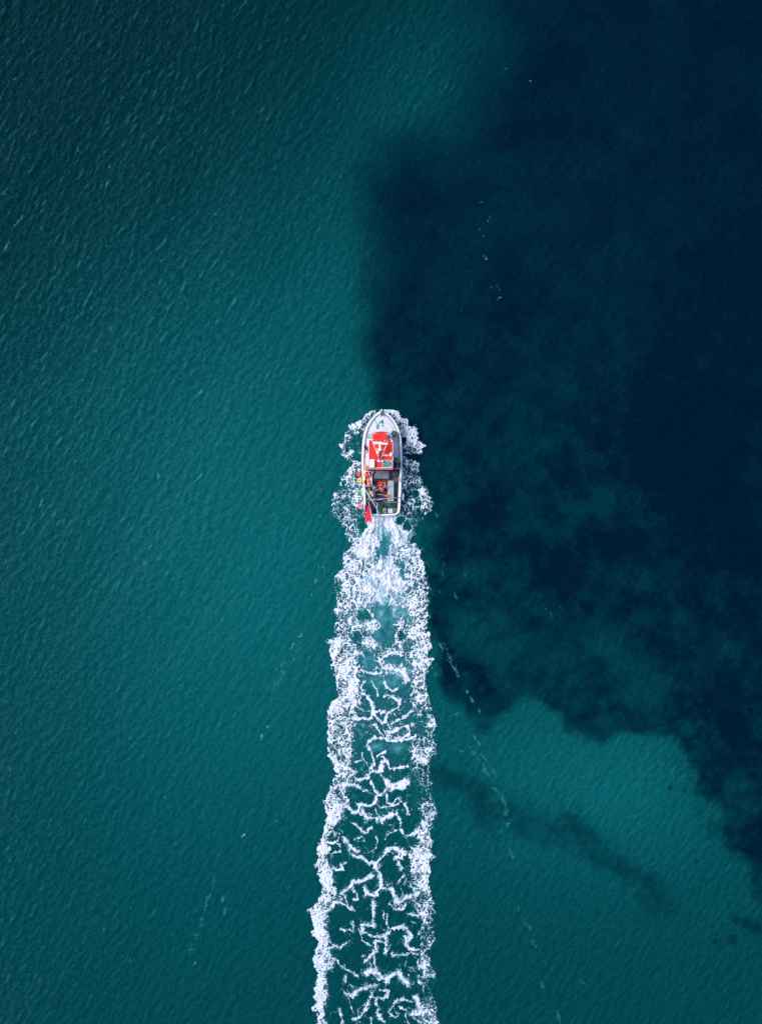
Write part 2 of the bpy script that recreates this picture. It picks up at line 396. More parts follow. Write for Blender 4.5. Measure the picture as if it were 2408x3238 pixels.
S8 = [(14, [(560,0),(640,30),(720,80),(790,90),(830,40),(880,0)]), (17, [(790,90),(800,150),(830,200),(830,280)]),
 (13, [(750,210),(650,270),(560,270),(520,330),(440,390)]), (18, [(830,290),(830,340),(800,400),(740,410),(700,390),(690,340)]),
 (19, [(880,340),(950,350),(980,430),(1000,490),(1080,440),(1150,420),(1200,390)]), (9, [(350,140),(410,160),(460,150),(440,100),(480,90)]),
 (13, [(560,350),(600,390),(610,450),(570,450)]), (9, [(400,480),(490,510),(560,560),(540,520)]), (8, [(480,430),(500,500)]),
 (16, [(760,480),(770,560),(770,650),(750,720),(690,710),(640,700),(660,770),(720,800),(780,830),(840,830),(920,790),(970,740),(1040,720),(1100,750),(1140,820),(1120,860)]),
 (6, [(900,600),(905,700),(930,750)]), (6, [(860,580),(880,660)]), (14, [(1140,850),(1080,830),(1090,910),(1140,950),(1220,950)]),
 (12, [(440,750),(500,770),(560,760),(560,690)]), (8, [(300,840),(360,910),(430,940),(490,890)]), (8, [(640,790),(660,870),(740,910)]),
 (13, [(880,820),(890,900),(880,990)]), (12, [(780,880),(790,960),(730,1030),(670,1080)]), (12, [(790,870),(860,880)]), (10, [(770,1000),(780,1090),(790,1150)]),
 (28, [(700,1180),(760,1160),(800,1200),(880,1250),(960,1210),(1020,1190),(1050,1250),(1110,1300)]), (11, [(380,1040),(430,1110),(520,1170),(600,1220)]),
 (16, [(460,1380),(490,1410),(560,1420),(600,1370),(700,1340),(800,1310)]), (10, [(830,1360),(910,1370),(900,1430),(850,1450),(760,1430),(740,1380)]),
 (15, [(740,1430),(700,1490),(680,1560),(640,1630),(560,1650)]), (15, [(780,1450),(810,1540),(800,1620),(880,1680)]),
 (9, [(930,1570),(990,1480),(1060,1450),(1150,1480)]), (6, [(1030,1520),(1100,1570)]), (9, [(980,1560),(1020,1610),(980,1640),(920,1590)]),
 (22, [(1200,1440),(1220,1520),(1230,1600),(1160,1610)]), (12, [(950,1010),(1060,1010),(1140,980),(1200,1000)]), (8, [(1200,1080),(1220,1150)]),
 (10, [(490,1210),(480,1290)]), (5, [(500,1400),(530,1500),(570,1600)]), (8, [(410,1540),(450,1640),(450,1709)]), (8, [(740,1640),(740,1800)]),
 (6, [(1090,1600),(1110,1709)]), (8, [(1170,1640),(1250,1700)]), (18, [(980,30),(1050,30),(1080,0)]), (12, [(1000,60),(1060,140),(1040,160)]),
 (8, [(1000,310),(1030,260),(1070,220)]), (8, [(930,490),(970,550),(1060,550),(1080,490)]), (14, [(1120,600),(1200,610),(1290,600)]), (5, [(1260,740),(1200,830)])]
S6 = [(14, [(830,1680),(870,1630),(930,1610),(1000,1600),(1060,1620)]), (12, [(820,1660),(830,1720),(880,1750)]), (30, [(850,1730),(900,1770),(980,1770),(1060,1790),(1110,1850),(1120,1900)]),
 (13, [(610,1780),(700,1810),(800,1830),(850,1800)]), (14, [(690,1270),(720,1320),(690,1340)]), (8, [(600,1340),(640,1420),(720,1430),(770,1480)]), (20, [(640,1480),(700,1490),(780,1520)]),
 (9, [(1040,1330),(1000,1420),(1010,1490),(1070,1480)]), (7, [(860,1610),(910,1580),(960,1530),(1000,1490)]), (6, [(1060,1520),(1100,1600),(1120,1680)]), (7, [(760,1600),(770,1680),(830,1700)]),
 (8, [(870,1850),(880,1930),(900,1980),(960,2010),(1020,1990)]), (6, [(740,1900),(800,1990),(810,2060)]), (15, [(570,1960),(600,2030),(660,2050),(720,2060)]), (14, [(660,1900),(620,1960),(640,2030)]),
 (9, [(600,1250),(580,1320)]), (8, [(700,1130),(760,1210),(780,1260)]), (9, [(1080,1180),(1040,1260),(1050,1330)])]
# surveyed in a third frame: soft clouds of churned white water (u, v, ru, rv, lace density, soft density)
B6 = [(880,170,175,100,1.2,1), (700,330,95,200,1.15,.95), (1020,330,90,180,1.0,.85), (660,460,110,90,.95,.7), (1080,470,120,110,.7,.5),
      (880,600,70,60,.7,.7), (850,290,70,80,.15,.6), (885,430,52,95,0,.32), (790,515,42,60,.05,.25), (640,250,40,80,.0,.1),
      (850,740,140,90,1.1,.95), (760,880,120,120,1.0,.9), (960,880,120,120,1.0,.9), (690,1010,110,90,.7,.6), (1010,1010,110,110,.7,.6),
      (850,900,40,90,.3,.75), (840,1010,45,110,.05,.62), (860,1180,210,90,0,.36), (880,1400,110,130,0,.26), (700,1300,110,70,.7,.55),
      (1040,1160,80,60,.3,.5), (650,1180,80,60,.1,.05), (720,1500,110,50,.6,.5), (960,1690,140,60,0,.3),
      (710,1720,70,60,0,.35), (960,1800,200,70,.5,.45), (820,1910,130,60,0,.35), (960,1930,90,60,.05,.35),
      (600,1450,40,90,.1,0), (1040,1420,50,80,.1,0), (700,2000,60,50,.1,.1)]
HW = [(1298, 0), (1301, 7), (1305, 13), (1310, 21), (1317, 28), (1331, 39), (1349, 50), (1369, 57), (1390, 61), (1413, 63), (1440, 64), (1500, 63.5),
      (1560, 60), (1600, 58), (1629, 55)]
def interp(tab, v): t = np.array(tab, float); return np.interp(v, t[:, 0], t[:, 1])

def wake_field(px, py):
    """returns lace density, foam thickness, soft churn for the wake and the bow wave"""
    X = px / PPM; Y = py / PPM
    n1 = fbm(X * 1.5, Y * 1.5, 101, 4, .6) - .5; n2 = fbm(X * 1.5 + 31, Y * 1.5, 111, 4, .6) - .5
    m1 = fbm(X * .5, Y * .5, 121, 2) - .5
    qx = px + n1 * 34 + (fbm(X * 5, Y * 5, 271, 2) - .5) * 10; qy = py + n2 * 30
    L = interp(LEFT, qy); Rr = interp(RIGHT, qy)
    edge = np.minimum(qx - L, Rr - qx)
    LI = interp(LIN, qy); RI = interp(RIN, qy)
    # bands
    dl = smooth(14, -14, qx - LI); dr = smooth(-14, 14, qx - RI)
    band = np.maximum(dl, dr)
    age = smooth(1980, 2500, py)
    D = .25 * (1 - age) + .0 * age
    lf = (px < 1200)
    D = np.maximum(D, band * (.60 + .11 * age * lf - .02 * age * ~lf + .04 * smooth(2600, 2900, py) * lf))
    mid = (1 - band) * (1 - age) * .60
    D = np.maximum(D, mid)
    # around the hull: bow wave sheets, gap, then quarter waves
    D = np.where(py < 1640, .60 - .05 * smooth(1450, 1600, py), D)
    D = D + .22 * (py < 1450) * smooth(1440, 1400, py) * smooth(30, 8, edge)       # crisp outer crest of the bow wave
    # crisp outer crest of the wake
    out = smooth(40, 6, edge)
    D = D + out * (.03 + .16 * (px < 1200) * age) * (py > 1440)
    D = D + (m1 * .7 + n2 * .7) * (D > .05)
    S = np.zeros_like(px) + .28 * (1 - .93 * smooth(1800, 2600, py)) * (py > 1640) * smooth(4, 50, edge)
    u = (px - 960) * 3.4417; v = (py - 1600) * 3.4417
    un = u + n1 * 130 + (fbm(X * 4, Y * 2.4, 221, 2) - .5) * 60; vn = v + n2 * 130
    for (cu, cv, ru, rv, ld, sd_) in B6:
        r = np.sqrt(((un - cu) / ru) ** 2 + ((vn - cv) / rv) ** 2)
        w = smooth(1.7, .45, r)
        D = D * (1 - w) + ld * w; S = S * (1 - w) + sd_ * w
    # quiet holes beside the quarter
    for (hx, hy, rx, ry) in [(1100, 1412, 9, 14), (1122, 1420, 12, 12), (1117, 1395, 8, 8), (1085, 1530, 9, 9), (1146, 1655, 16, 24), (1268, 1645, 14, 18), (1290, 1660, 12, 14),
                             (1128, 1448, 14, 16), (1295, 1445, 26, 9), (1105, 1590, 9, 6), (1320, 1590, 12, 8), (1318, 1560, 10, 8), (1270, 1400, 8, 14), (1136, 1380, 6, 12)]:
        w = smooth(1.2, .6, np.sqrt(((qx - hx) / rx) ** 2 + ((qy - hy) / ry) ** 2))
        D = D * (1 - w)
        S = S * (1 - w)
    inside = smooth(-3, 5, edge)
    D = D * inside; S = S * inside
    # traced filaments
    T = np.full(px.shape, 9.0); Lc = None
    wx_ = px + n1 * 9 + (fbm(X * 6, Y * 6, 131, 2) - .5) * 7; wy_ = py + n2 * 9 + (fbm(X * 6, Y * 6, 141, 2) - .5) * 7
    wmod = .05 + 1.5 * fbm(X * 2.4, Y * 2.4, 151, 3) ** 1.3
    for S_, ox, oy, k in ((S6, 960, 1600, 3.4417), (S7, 960, 2200, 3.4417), (S8, 940, 2700, 3.177)):
        for hw, pts in S_:
            P = [(ox + a / k, oy + b / k) for a, b in pts]
            w = hw / k
            x0 = min(p[0] for p in P) - 22; x1 = max(p[0] for p in P) + 22; y0 = min(p[1] for p in P) - 22; y1 = max(p[1] for p in P) + 22
            c0, c1 = np.searchsorted(px[0], [x0, x1]); r0, r1 = np.searchsorted(py[:, 0], [y0, y1])
            if c1 <= c0 or r1 <= r0: continue
            sl = (slice(r0, r1), slice(c0, c1))
            d = seg_dist(wx_[sl], wy_[sl], P) / (w * wmod[sl])
            T[sl] = np.minimum(T[sl], d)
    D = np.maximum(D, .68 * smooth(4.6, 1.0, T) * (.3 + 1.2 * fbm(X * 2 + 3, Y * 2, 251, 3)))
    # lace: fine cells in the bands, wide cells where nothing was traced
    wob = 1.0
    ax_ = X * 2.0 + n1 * 2.6 * wob; ay_ = Y * 1.75 + n2 * 2.6 * wob
    f1, f2 = worley(ax_, ay_, 7)
    rg = (f2 - f1) * (.55 + .9 * fbm(X * 2.6 + 5, Y * 2.6, 161, 3))
    g1, g2 = worley(X * 4.9 + n2 * 3.5, Y * 4.4 + n1 * 3.5, 17)
    rg2 = (g2 - g1)
    wid = np.clip(D, 0, 1.1)
    th1 = wid ** 2 * .52; th2 = wid ** 3 * .5
    lace = np.maximum(smooth(th1 + .13, th1 - .13, rg), smooth(th2 + .10, th2 - .1, rg2) * smooth(.25, .5, D)) * (D > .03)
    # big open cells of thin foam in the old wake
    h1, h2 = worley(X * .75 + n1 * 1.2 + 5, Y * .7 + n2 * 1.2, 27)
    thin = smooth(.10, .0, (h2 - h1) - .10 * (fbm(X * 1.2, Y * 1.2, 171, 2) - .5)) * age * smooth(.50, .62, fbm(X * 1.1 + 9, Y * 1.1, 181, 2)) * smooth(2, 12, edge)
    lace = np.maximum(lace, thin * .75)
    tr = smooth(1.7, .3, T + 1.5 * (fbm(X * 5.5, Y * 5.5, 261, 4, .6) - .45))
    speck = smooth(3.2, 1.2, T) * smooth(.56, .68, fbm(X * 4.5, Y * 4.5, 191, 3))
    lace = np.maximum(lace, np.maximum(tr, speck * .8))
    ang = np.arctan2(px - 1210, py - 1545); rad = np.hypot(px - 1210, py - 1545)
    fan = fbm(ang * 26 + n1 * 3, rad / 75 + n2, 231, 4, .6)
    churn = np.where(py < 1800, fan, fbm(X * 1.8 + n1 * 2, Y * 1.2 + n2 * 2, 201, 5, .6))
    S = S * (.3 + 1.5 * churn)
    lace = lace * (1 - .5 * smooth(.35, .8, S) * (churn < .45))
    S = np.maximum(S, .20 * smooth(3.5, .8, T))
    S = np.maximum(S, .30 * smooth(.35, .8, D) * fbm(X * 1.6, Y * 1.3, 241, 4) * 1.6 * inside)
    for (cu, cv, ru, rv, a) in [(790, 560, 90, 60, .45), (1020, 560, 110, 70, .4), (560, 1100, 40, 30, .2), (830, 1280, 60, 40, .25)]:
        uu = (px - 960) * 3.4417; vv = (py - 2200) * 3.4417
        S = np.maximum(S, a * np.exp(-((uu + n1 * 80 - cu) / ru) ** 2 - ((vv + n2 * 80 - cv) / rv) ** 2))
    lace = lace * (1 - .16 * smooth(2200, 3200, py))
    # clear of the hull
    hw = interp(HW, py)
    hull = (py > 1300) & (py < 1627) & (np.abs(px - 1207) < hw - 5)
    lace = np.where(hull, 0, lace); S = np.where(hull, 0, S)
    fade = smooth(1294, 1299, py)
    return lace * fade, np.clip(D, 0, 1), S * fade

def foam_mat():
    nt = NT('sea_foam')
    cv = nt.attr('cover'); sf = nt.attr('churn')
    tc = nt.new('ShaderNodeTexCoord')
    n = nt.noise(6.5, 5, .62, tc.outputs['Object'])
    n2 = nt.noise(2.2, 4, .6, tc.outputs['Object'])
    c1 = nt.math('ADD', cv.outputs['Fac'], nt.math('MULTIPLY', nt.math('SUBTRACT', n, .5), .75))
    a1 = nt.mapr(c1, .18, .86, 0, 1)
    s1 = nt.math('ADD', sf.outputs['Fac'], nt.math('MULTIPLY', nt.math('MULTIPLY', nt.math('SUBTRACT', n2, .5), 1.1), sf.outputs['Fac']), clamp=True)
    alpha = nt.math('MAXIMUM', a1, s1, clamp=True)
    whiteness = nt.math('MAXIMUM', nt.math('POWER', a1, 1.6), nt.mapr(s1, .48, .9, 0, 1), clamp=True)
    col = nt.mixc(whiteness, nt.mixc(nt.mapr(s1, .2, .7, 0, 1), (.05, .33, .38), (.22, .60, .66)), nt.mixc(nt.mapr(n2, .38, .62, 0, 1), (.60, .62, .70), (.80, .81, .85)))
    d = nt.new('ShaderNodeBsdfDiffuse'); nt.link(col, d.inputs[0])
    bp = nt.new('ShaderNodeBump'); bp.inputs['Distance'].default_value = .08; bp.inputs['Strength'].default_value = .9
    nt.link(n, bp.inputs['Height']); nt.link(bp.outputs[0], d.inputs['Normal'])
    t = nt.new('ShaderNodeBsdfTransparent'); m = nt.new('ShaderNodeMixShader')
    nt.link(alpha, m.inputs[0]); nt.link(t.outputs[0], m.inputs[1]); nt.link(d.outputs[0], m.inputs[2])
    nt.link(m.outputs[0], nt.out.inputs[0])
    return nt.m
FOAM = foam_mat()

def foam_patch(px0, px1, py0, py1, step, fieldf):
    xs = np.arange(px0, px1, step); ys = np.arange(py0, py1, step)
    px, py = np.meshgrid(xs, ys)
    lace, D, S = fieldf(px, py)
    X = wx(px); Y = wy(py)
    lump = fbm(px / 5.5, py / 5.5, 301, 3, .6)
    z = water_z(X, Y) + .025 + (.05 + .20 * D * lump) * lace + .10 * S * lump
    z = z + .22 * smooth(1460, 1380, py) * lace * lump
    a = np.maximum(lace, S)
    return X, Y, z, lace, S, a

def build_foam():
    X, Y, z, lace, S, a = foam_patch(950, 1425, 1285, 3700, 1.5, wake_field)
    ny, nx = X.shape
    F = grid_faces(nx, ny)[:, ::-1]
    keep = a.ravel()[F].max(1) > .04
    F = F[keep]
    used, inv = np.unique(F, return_inverse=True)
    V = np.stack([X, Y, z], -1).reshape(-1, 3)[used]
    o = mesh_from_arrays('wake_foam', V, inv.reshape(-1, 4), FOAM, {'cover': lace.ravel()[used], 'churn': S.ravel()[used]})
    tag(o, 'white lacy foam of the bow wave and the long wake behind the boat', 'foam', kind='stuff')
build_foam()

# wind-blown flecks of foam away from the wake: (x, y, length, half width, heading, strength) in survey pixels
FL = [(1379, 1630, 18, 3, 95, .6), (1381, 1670, 14, 2.5, 110, .35), (1440, 1885, 26, 2.5, 125, .5), (1394, 2043, 34, 3.5, 110, .7), (1437, 2115, 40, 3.5, 125, .7), (1448, 2135, 14, 3, 100, .6),
      (1476, 2188, 12, 4, 100, .8), (1490, 2212, 26, 3.5, 120, .7), (1514, 2248, 16, 2.5, 110, .6), (1442, 2258, 14, 3, 20, .6), (1500, 2330, 16, 3, 120, .7), (1512, 2350, 16, 3, 110, .7),
      (1455, 2375, 24, 2.5, -25, .5), (1486, 2362, 14, 2.5, -25, .6), (1530, 2395, 40, 4, 122, .33), (1560, 2440, 40, 4, 118, .33), (1592, 2530, 46, 5, 115, .38), (1604, 2562, 22, 4, 110, .45),
      (1583, 2628, 10, 2.5, 100, .5), (1616, 2700, 40, 5, 112, .4), (1638, 2875, 26, 4, 100, .3), (1675, 2930, 24, 4, 118, .45), (1712, 3115, 30, 4, 105, .4), (1765, 3215, 46, 4, 105, .4), (1840, 3105, 34, 4, 130, .25),
      (1545, 2455, 230, 3.5, -239, .5), (1600, 2600, 110, 4, -262, .5), (1410, 2060, 170, 3, -242, .4), (1690, 2980, 200, 3.5, -245, .35), (640, 2900, 330, 4, 72, .35), (900, 2120, 260, 4, 58, .35),
      (1536, 818, 14, 3, 8, .8), (1529, 810, 8, 2, 60, .35), (1548, 686, 7, 2, 60, .7), (1543, 698, 6, 1.8, 30, .6), (1516, 725, 8, 1.6, 5, .6), (1527, 748, 4, 1.6, 0, .5),
      (1580, 942, 7, 2, 60, .7), (1570, 905, 6, 1.6, 80, .5), (1460, 980, 7, 1.6, 70, .6), (1675, 258, 5, 2.5, 0, .9), (1600, 216, 16, 1.4, -15, .4), (1520, 640, 14, 1.4, 20, .3),
      (1580, 915, 3, 1.6, 80, .6), (1571, 948, 4, 1.6, 70, .5), (1552, 910, 4, 1.6, 70, .5), (1770, 1920, 14, 1.6, 110, .5), (1722, 1925, 10, 1.6, 105, .4), (1740, 1940, 14, 1.6, 118, .5),
      (1388, 1870, 14, 2, 100, .35), (1420, 2080, 20, 2.4, 110, .4), (1376, 2130, 16, 3, 20, .35), (1352, 2170, 20, 3, 10, .35), (1404, 1780, 16, 2, 105, .35),
      (770, 2640, 16, 3, 62, .8), (828, 2330, 22, 4, 75, .5), (845, 2298, 14, 3, 45, .4), (925, 2040, 30, 4, 60, .4), (950, 2010, 16, 3, 50, .6), (893, 2100, 24, 4, 55, .3),
      (616, 3045, 12, 3, 70, .7), (520, 2520, 10, 2.5, 60, .3), (1000, 1835, 18, 3, 80, .45), (985, 1880, 12, 2.5, 60, .4), (1022, 1795, 16, 2, 105, .45), (1012, 1632, 7, 2.5, 0, .6), (1010, 1790, 10, 2, 80, .4),
      (500, 1505, 26, 2.4, 92, .5), (460, 1780, 22, 3, 75, .4), (705, 2845, 18, 3, 75, .4), (712, 2880, 30, 3, 80, .35), (340, 580, 22, 2.5, 80, .45), (346, 525, 14, 2.5, 75, .4), (248, 475, 12, 2.5, 80, .35),
      (1012, 1555, 22, 2, 60, .3), (60, 700, 50, 2.5, 52, .35), (20, 780, 44, 3, 58, .4), (130, 720, 12, 2.5, 60, .35), (140, 640, 22, 2, 55, .3), (18, 610, 26, 2.5, 35, .3), (130, 1595, 30, 3, 62, .35)]
def build_flecks():
    VV, FF, CC = [], [], []; off = 0
    fl = list(FL)
    r = random.Random(5)
    for _ in range(150):                                     # tiny wave highlights on the breezy side, painted as foam streaks
        x = 1150 * r.random() ** 1.35; y = r.uniform(20, 3220)
        if x > 930 and y > 1250: continue
        s = r.uniform(.10, .34) * (1.0 if x < 500 else .8)
        fl.append((x, y, r.uniform(6, 18), r.uniform(1.2, 2.2), r.gauss(66, 16), s))
    for _ in range(24):
        fl.append((r.uniform(1330, 1480) + 0, r.uniform(1700, 3230), r.uniform(6, 22), r.uniform(1.2, 2.4), r.gauss(103, 9), r.uniform(.12, .32)))
    for (cx, cy, ln, hw, ang, st) in fl:
        m = ln / 2 + hw * 3 + 3
        xs = np.arange(cx - m, cx + m, 1.3); ys = np.arange(cy - m, cy + m, 1.3)
        px, py = np.meshgrid(xs, ys)
        ca, sa = math.cos(R(ang)), math.sin(R(ang))
        lx = (px - cx) * ca - (py - cy) * sa; ly = (px - cx) * sa + (py - cy) * ca
        nn = fbm(px / 7, py / 7, 401, 4, .65) - .5; n3 = fbm(px / 7 + 50, py / 7, 411, 4, .65) - .5
        lx = lx + nn * 12; ly = ly + n3 * (14 if ln < 100 else 34) + min(.012, .08 / ln) * lx * lx
        t = np.clip(1 - np.abs(lx) / (ln / 2 + 1), 0, 1)
        d = np.abs(ly) / (hw * (.25 + t))
        a = smooth(1.5, .2, d) * smooth(0, .25, t) * (1 if ln < 100 else smooth(.40, .62, fbm(px / 16, py / 16, 431, 3))) * (.45 + 1.0 * fbm(px / 3.2, py / 3.2, 421, 3))
        a = np.clip(a, 0, 1)
        X = wx(px); Y = wy(py)
        z = water_z(X, Y) + .02 + .05 * a
        F = grid_faces(len(xs), len(ys))[:, ::-1]
        F = F[a.ravel()[F].max(1) > .04]
        if not len(F): continue
        used, inv = np.unique(F, return_inverse=True)
        VV.append(np.stack([X, Y, z], -1).reshape(-1, 3)[used]); FF.append(inv.reshape(-1, 4) + off); CC.append(a.ravel()[used] * st * (.35 if ln > 99 else .5 if cx < 1350 else .4 if cy < 1200 else .27)); off += len(used)
    nt = NT('foam_and_highlight_flecks')
    cv = nt.attr('cover')
    d = nt.new('ShaderNodeBsdfDiffuse')
    nt.link(nt.mixc(nt.mapr(cv.outputs['Fac'], .15, .7, 0, 1), (.10, .50, .50), (.82, .86, .9)), d.inputs[0])
    t = nt.new('ShaderNodeBsdfTransparent'); m = nt.new('ShaderNodeMixShader')
    nt.link(nt.math('MULTIPLY', cv.outputs['Fac'], 1.25, clamp=True), m.inputs[0]); nt.link(t.outputs[0], m.inputs[1]); nt.link(d.outputs[0], m.inputs[2])
    nt.link(m.outputs[0], nt.out.inputs[0])
    o = mesh_from_arrays('foam_and_highlight_flecks', np.concatenate(VV), np.concatenate(FF), nt.m, {'cover': np.concatenate(CC)})
    tag(o, 'scattered small white flecks of foam and painted wave highlights on the open water', 'foam', kind='stuff')
build_flecks()

# ------------------------------------------------------------------ boat and gear: helpers
def at(u, v, z=0.0):
    """survey units of the enlarged boat plan -> metres, for a point z metres above the water"""
    k = (CAM_H - z) / CAM_H / PPM
    return Vector(((1020 + u / 4.347 - 1204) * k, (1619 - 1270 - v / 4.347) * k, z))
UM = 1 / 4.347 / PPM            # metres per survey unit

def pmat(name, col, rough=.5, metal=0, var=.25, scale=6, dirt=None, dirt_amt=.35, coat=0):
    nt = NT(name)
    b = nt.new('ShaderNodeBsdfPrincipled')
    tc = nt.new('ShaderNodeTexCoord')
    n = nt.noise(scale, 5, .6, tc.outputs['Object'])
    dark = tuple(c * (1 - var) for c in col)
    c = nt.mixc(nt.mapr(n, .35, .65, 0, 1), dark, col)
    if dirt:
        n2 = nt.noise(scale * .45, 6, .7, tc.outputs['Object'])
        c = nt.mixc(nt.math('MULTIPLY', nt.mapr(n2, .52, .68, 0, 1), dirt_amt), c, dirt)
    nt.link(c, b.inputs['Base Color'])
    b.inputs['Roughness'].default_value = rough; b.inputs['Metallic'].default_value = metal
    b.inputs['Coat Weight'].default_value = coat
    bp = nt.new('ShaderNodeBump'); bp.inputs['Distance'].default_value = .01; bp.inputs['Strength'].default_value = .4
    nt.link(n, bp.inputs['Height']); nt.link(bp.outputs[0], b.inputs['Normal'])
    nt.link(b.outputs[0], nt.out.inputs[0])
    return nt.m
def net_mat(name, c1, c2, scale=16):
    nt = NT(name)
    b = nt.new('ShaderNodeBsdfPrincipled'); tc = nt.new('ShaderNodeTexCoord')
    v = nt.new('ShaderNodeTexVoronoi', feature='DISTANCE_TO_EDGE'); v.inputs['Scale'].default_value = scale
    n = nt.noise(scale * .35, 6, .7, tc.outputs['Object'])
    mp = nt.new('ShaderNodeVectorMath', operation='ADD'); nt.link(tc.outputs['Object'], mp.inputs[0]); nt.link(n, mp.inputs[1]); nt.link(mp.outputs[0], v.inputs['Vector'])
    f = nt.math('ADD', nt.mapr(v.outputs['Distance'], 0, .25, 0, .6), nt.mapr(n, .35, .7, 0, .5), clamp=True)
    nt.link(nt.mixc(f, c2, c1), b.inputs['Base Color']); b.inputs['Roughness'].default_value = .85
    bp = nt.new('ShaderNodeBump'); bp.inputs['Distance'].default_value = .04; nt.link(f, bp.inputs['Height']); nt.link(bp.outputs[0], b.inputs['Normal'])
    nt.link(b.outputs[0], nt.out.inputs[0])
    return nt.m
M = {
 'white': pmat('white_paint', (.82, .83, .84), .35, var=.06, scale=2, dirt=(.45, .42, .36), dirt_amt=.22, coat=.3),
 'deck': pmat('pale_deck_paint', (.74, .75, .77), .6, var=.10, scale=4, dirt=(.42, .42, .40), dirt_amt=.3),
 'navy': pmat('navy_paint', (.012, .014, .05), .4),
 'red': pmat('red_roof_paint', (.84, .014, .003), .65, var=.14, scale=3, dirt=(.55, .03, .02), dirt_amt=.5),
 'darkred': pmat('red_wall_paint', (.62, .012, .03), .45, var=.15, scale=3),
 'glass': pmat('dark_window_glass', (.02, .03, .035), .06, var=.05),
 'floor': pmat('grey_work_deck', (.10, .105, .13), .7, var=.45, scale=5, dirt=(.20, .18, .19), dirt_amt=.6),
 'bulwark': pmat('grey_bulwark_paint', (.38, .37, .38), .55, var=.2, scale=5, dirt=(.2, .17, .15), dirt_amt=.4),
 'steel': pmat('galvanised_steel', (.50, .50, .52), .4, metal=.6, var=.25, scale=9, dirt=(.25, .17, .12), dirt_amt=.35),
 'black': pmat('black_rubber', (.015, .015, .018), .6),
 'greylid': pmat('grey_hatch_lid', (.17, .21, .25), .55, var=.3, scale=5, dirt=(.27, .29, .32), dirt_amt=.6),
 'palegrey': pmat('pale_grey_board', (.42, .46, .49), .6, var=.25, scale=4, dirt=(.24, .25, .28), dirt_amt=.6),
 'coral': pmat('coral_red_float', (.85, .045, .035), .45, var=.12, scale=4, dirt=(.9, .22, .18), dirt_amt=.4, coat=.2),
 'orange': pmat('orange_float', (.85, .16, .02), .4, var=.25, scale=5, coat=.2),
 'pink': pmat('sun_bleached_pink_float', (.92, .22, .19), .45, var=.15, scale=4),
 'yellow': pmat('yellow_float', (.85, .55, .02), .4, var=.2, scale=5),
 'cream': pmat('cream_float', (.85, .74, .36), .5, var=.15, scale=6),
 'lime': pmat('light_green_fender', (.30, .80, .24), .4, var=.15, scale=5),
 'turq': pmat('turquoise_rope', (.02, .50, .48), .8, var=.4, scale=20),
 'tealnet': net_mat('turquoise_net', (.03, .62, .60), (.0, .14, .18), 20),
 'greennet': net_mat('green_net', (.02, .26, .10), (.0, .05, .03)),
 'seanet': net_mat('sea_green_net', (.02, .22, .16), (.0, .04, .06)),
 'tan': net_mat('tan_rope_net', (.55, .50, .28), (.16, .12, .06)),
 'bluenet': net_mat('navy_net', (.02, .05, .22), (.005, .01, .04)),
 'blue': pmat('blue_tarpaulin', (.01, .035, .19), .5, var=.5, scale=5),
 'purple': pmat('purple_plastic', (.05, .015, .20), .45, var=.2),
 'flag': pmat('red_flag_cloth', (.90, .008, .035), .75, var=.12, scale=7),
 'tub': pmat('grey_green_tub', (.13, .19, .17), .5, var=.25, scale=8),
 'wood': pmat('brown_wood', (.20, .13, .08), .7, var=.4, scale=10),
 'tarp': net_mat('muddy_tarpaulin', (.24, .21, .20), (.06, .05, .05), 7),
 'cloth': pmat('orange_oilskin', (.88, .20, .03), .6, var=.3, scale=9),
 'rope': pmat('pale_rope', (.62, .60, .52), .8, var=.3, scale=30),
 'pinkpole': pmat('pink_pole_paint', (.75, .10, .16), .5),
 'bluepole': pmat('lilac_blue_pole_paint', (.50, .48, .80), .4),
}

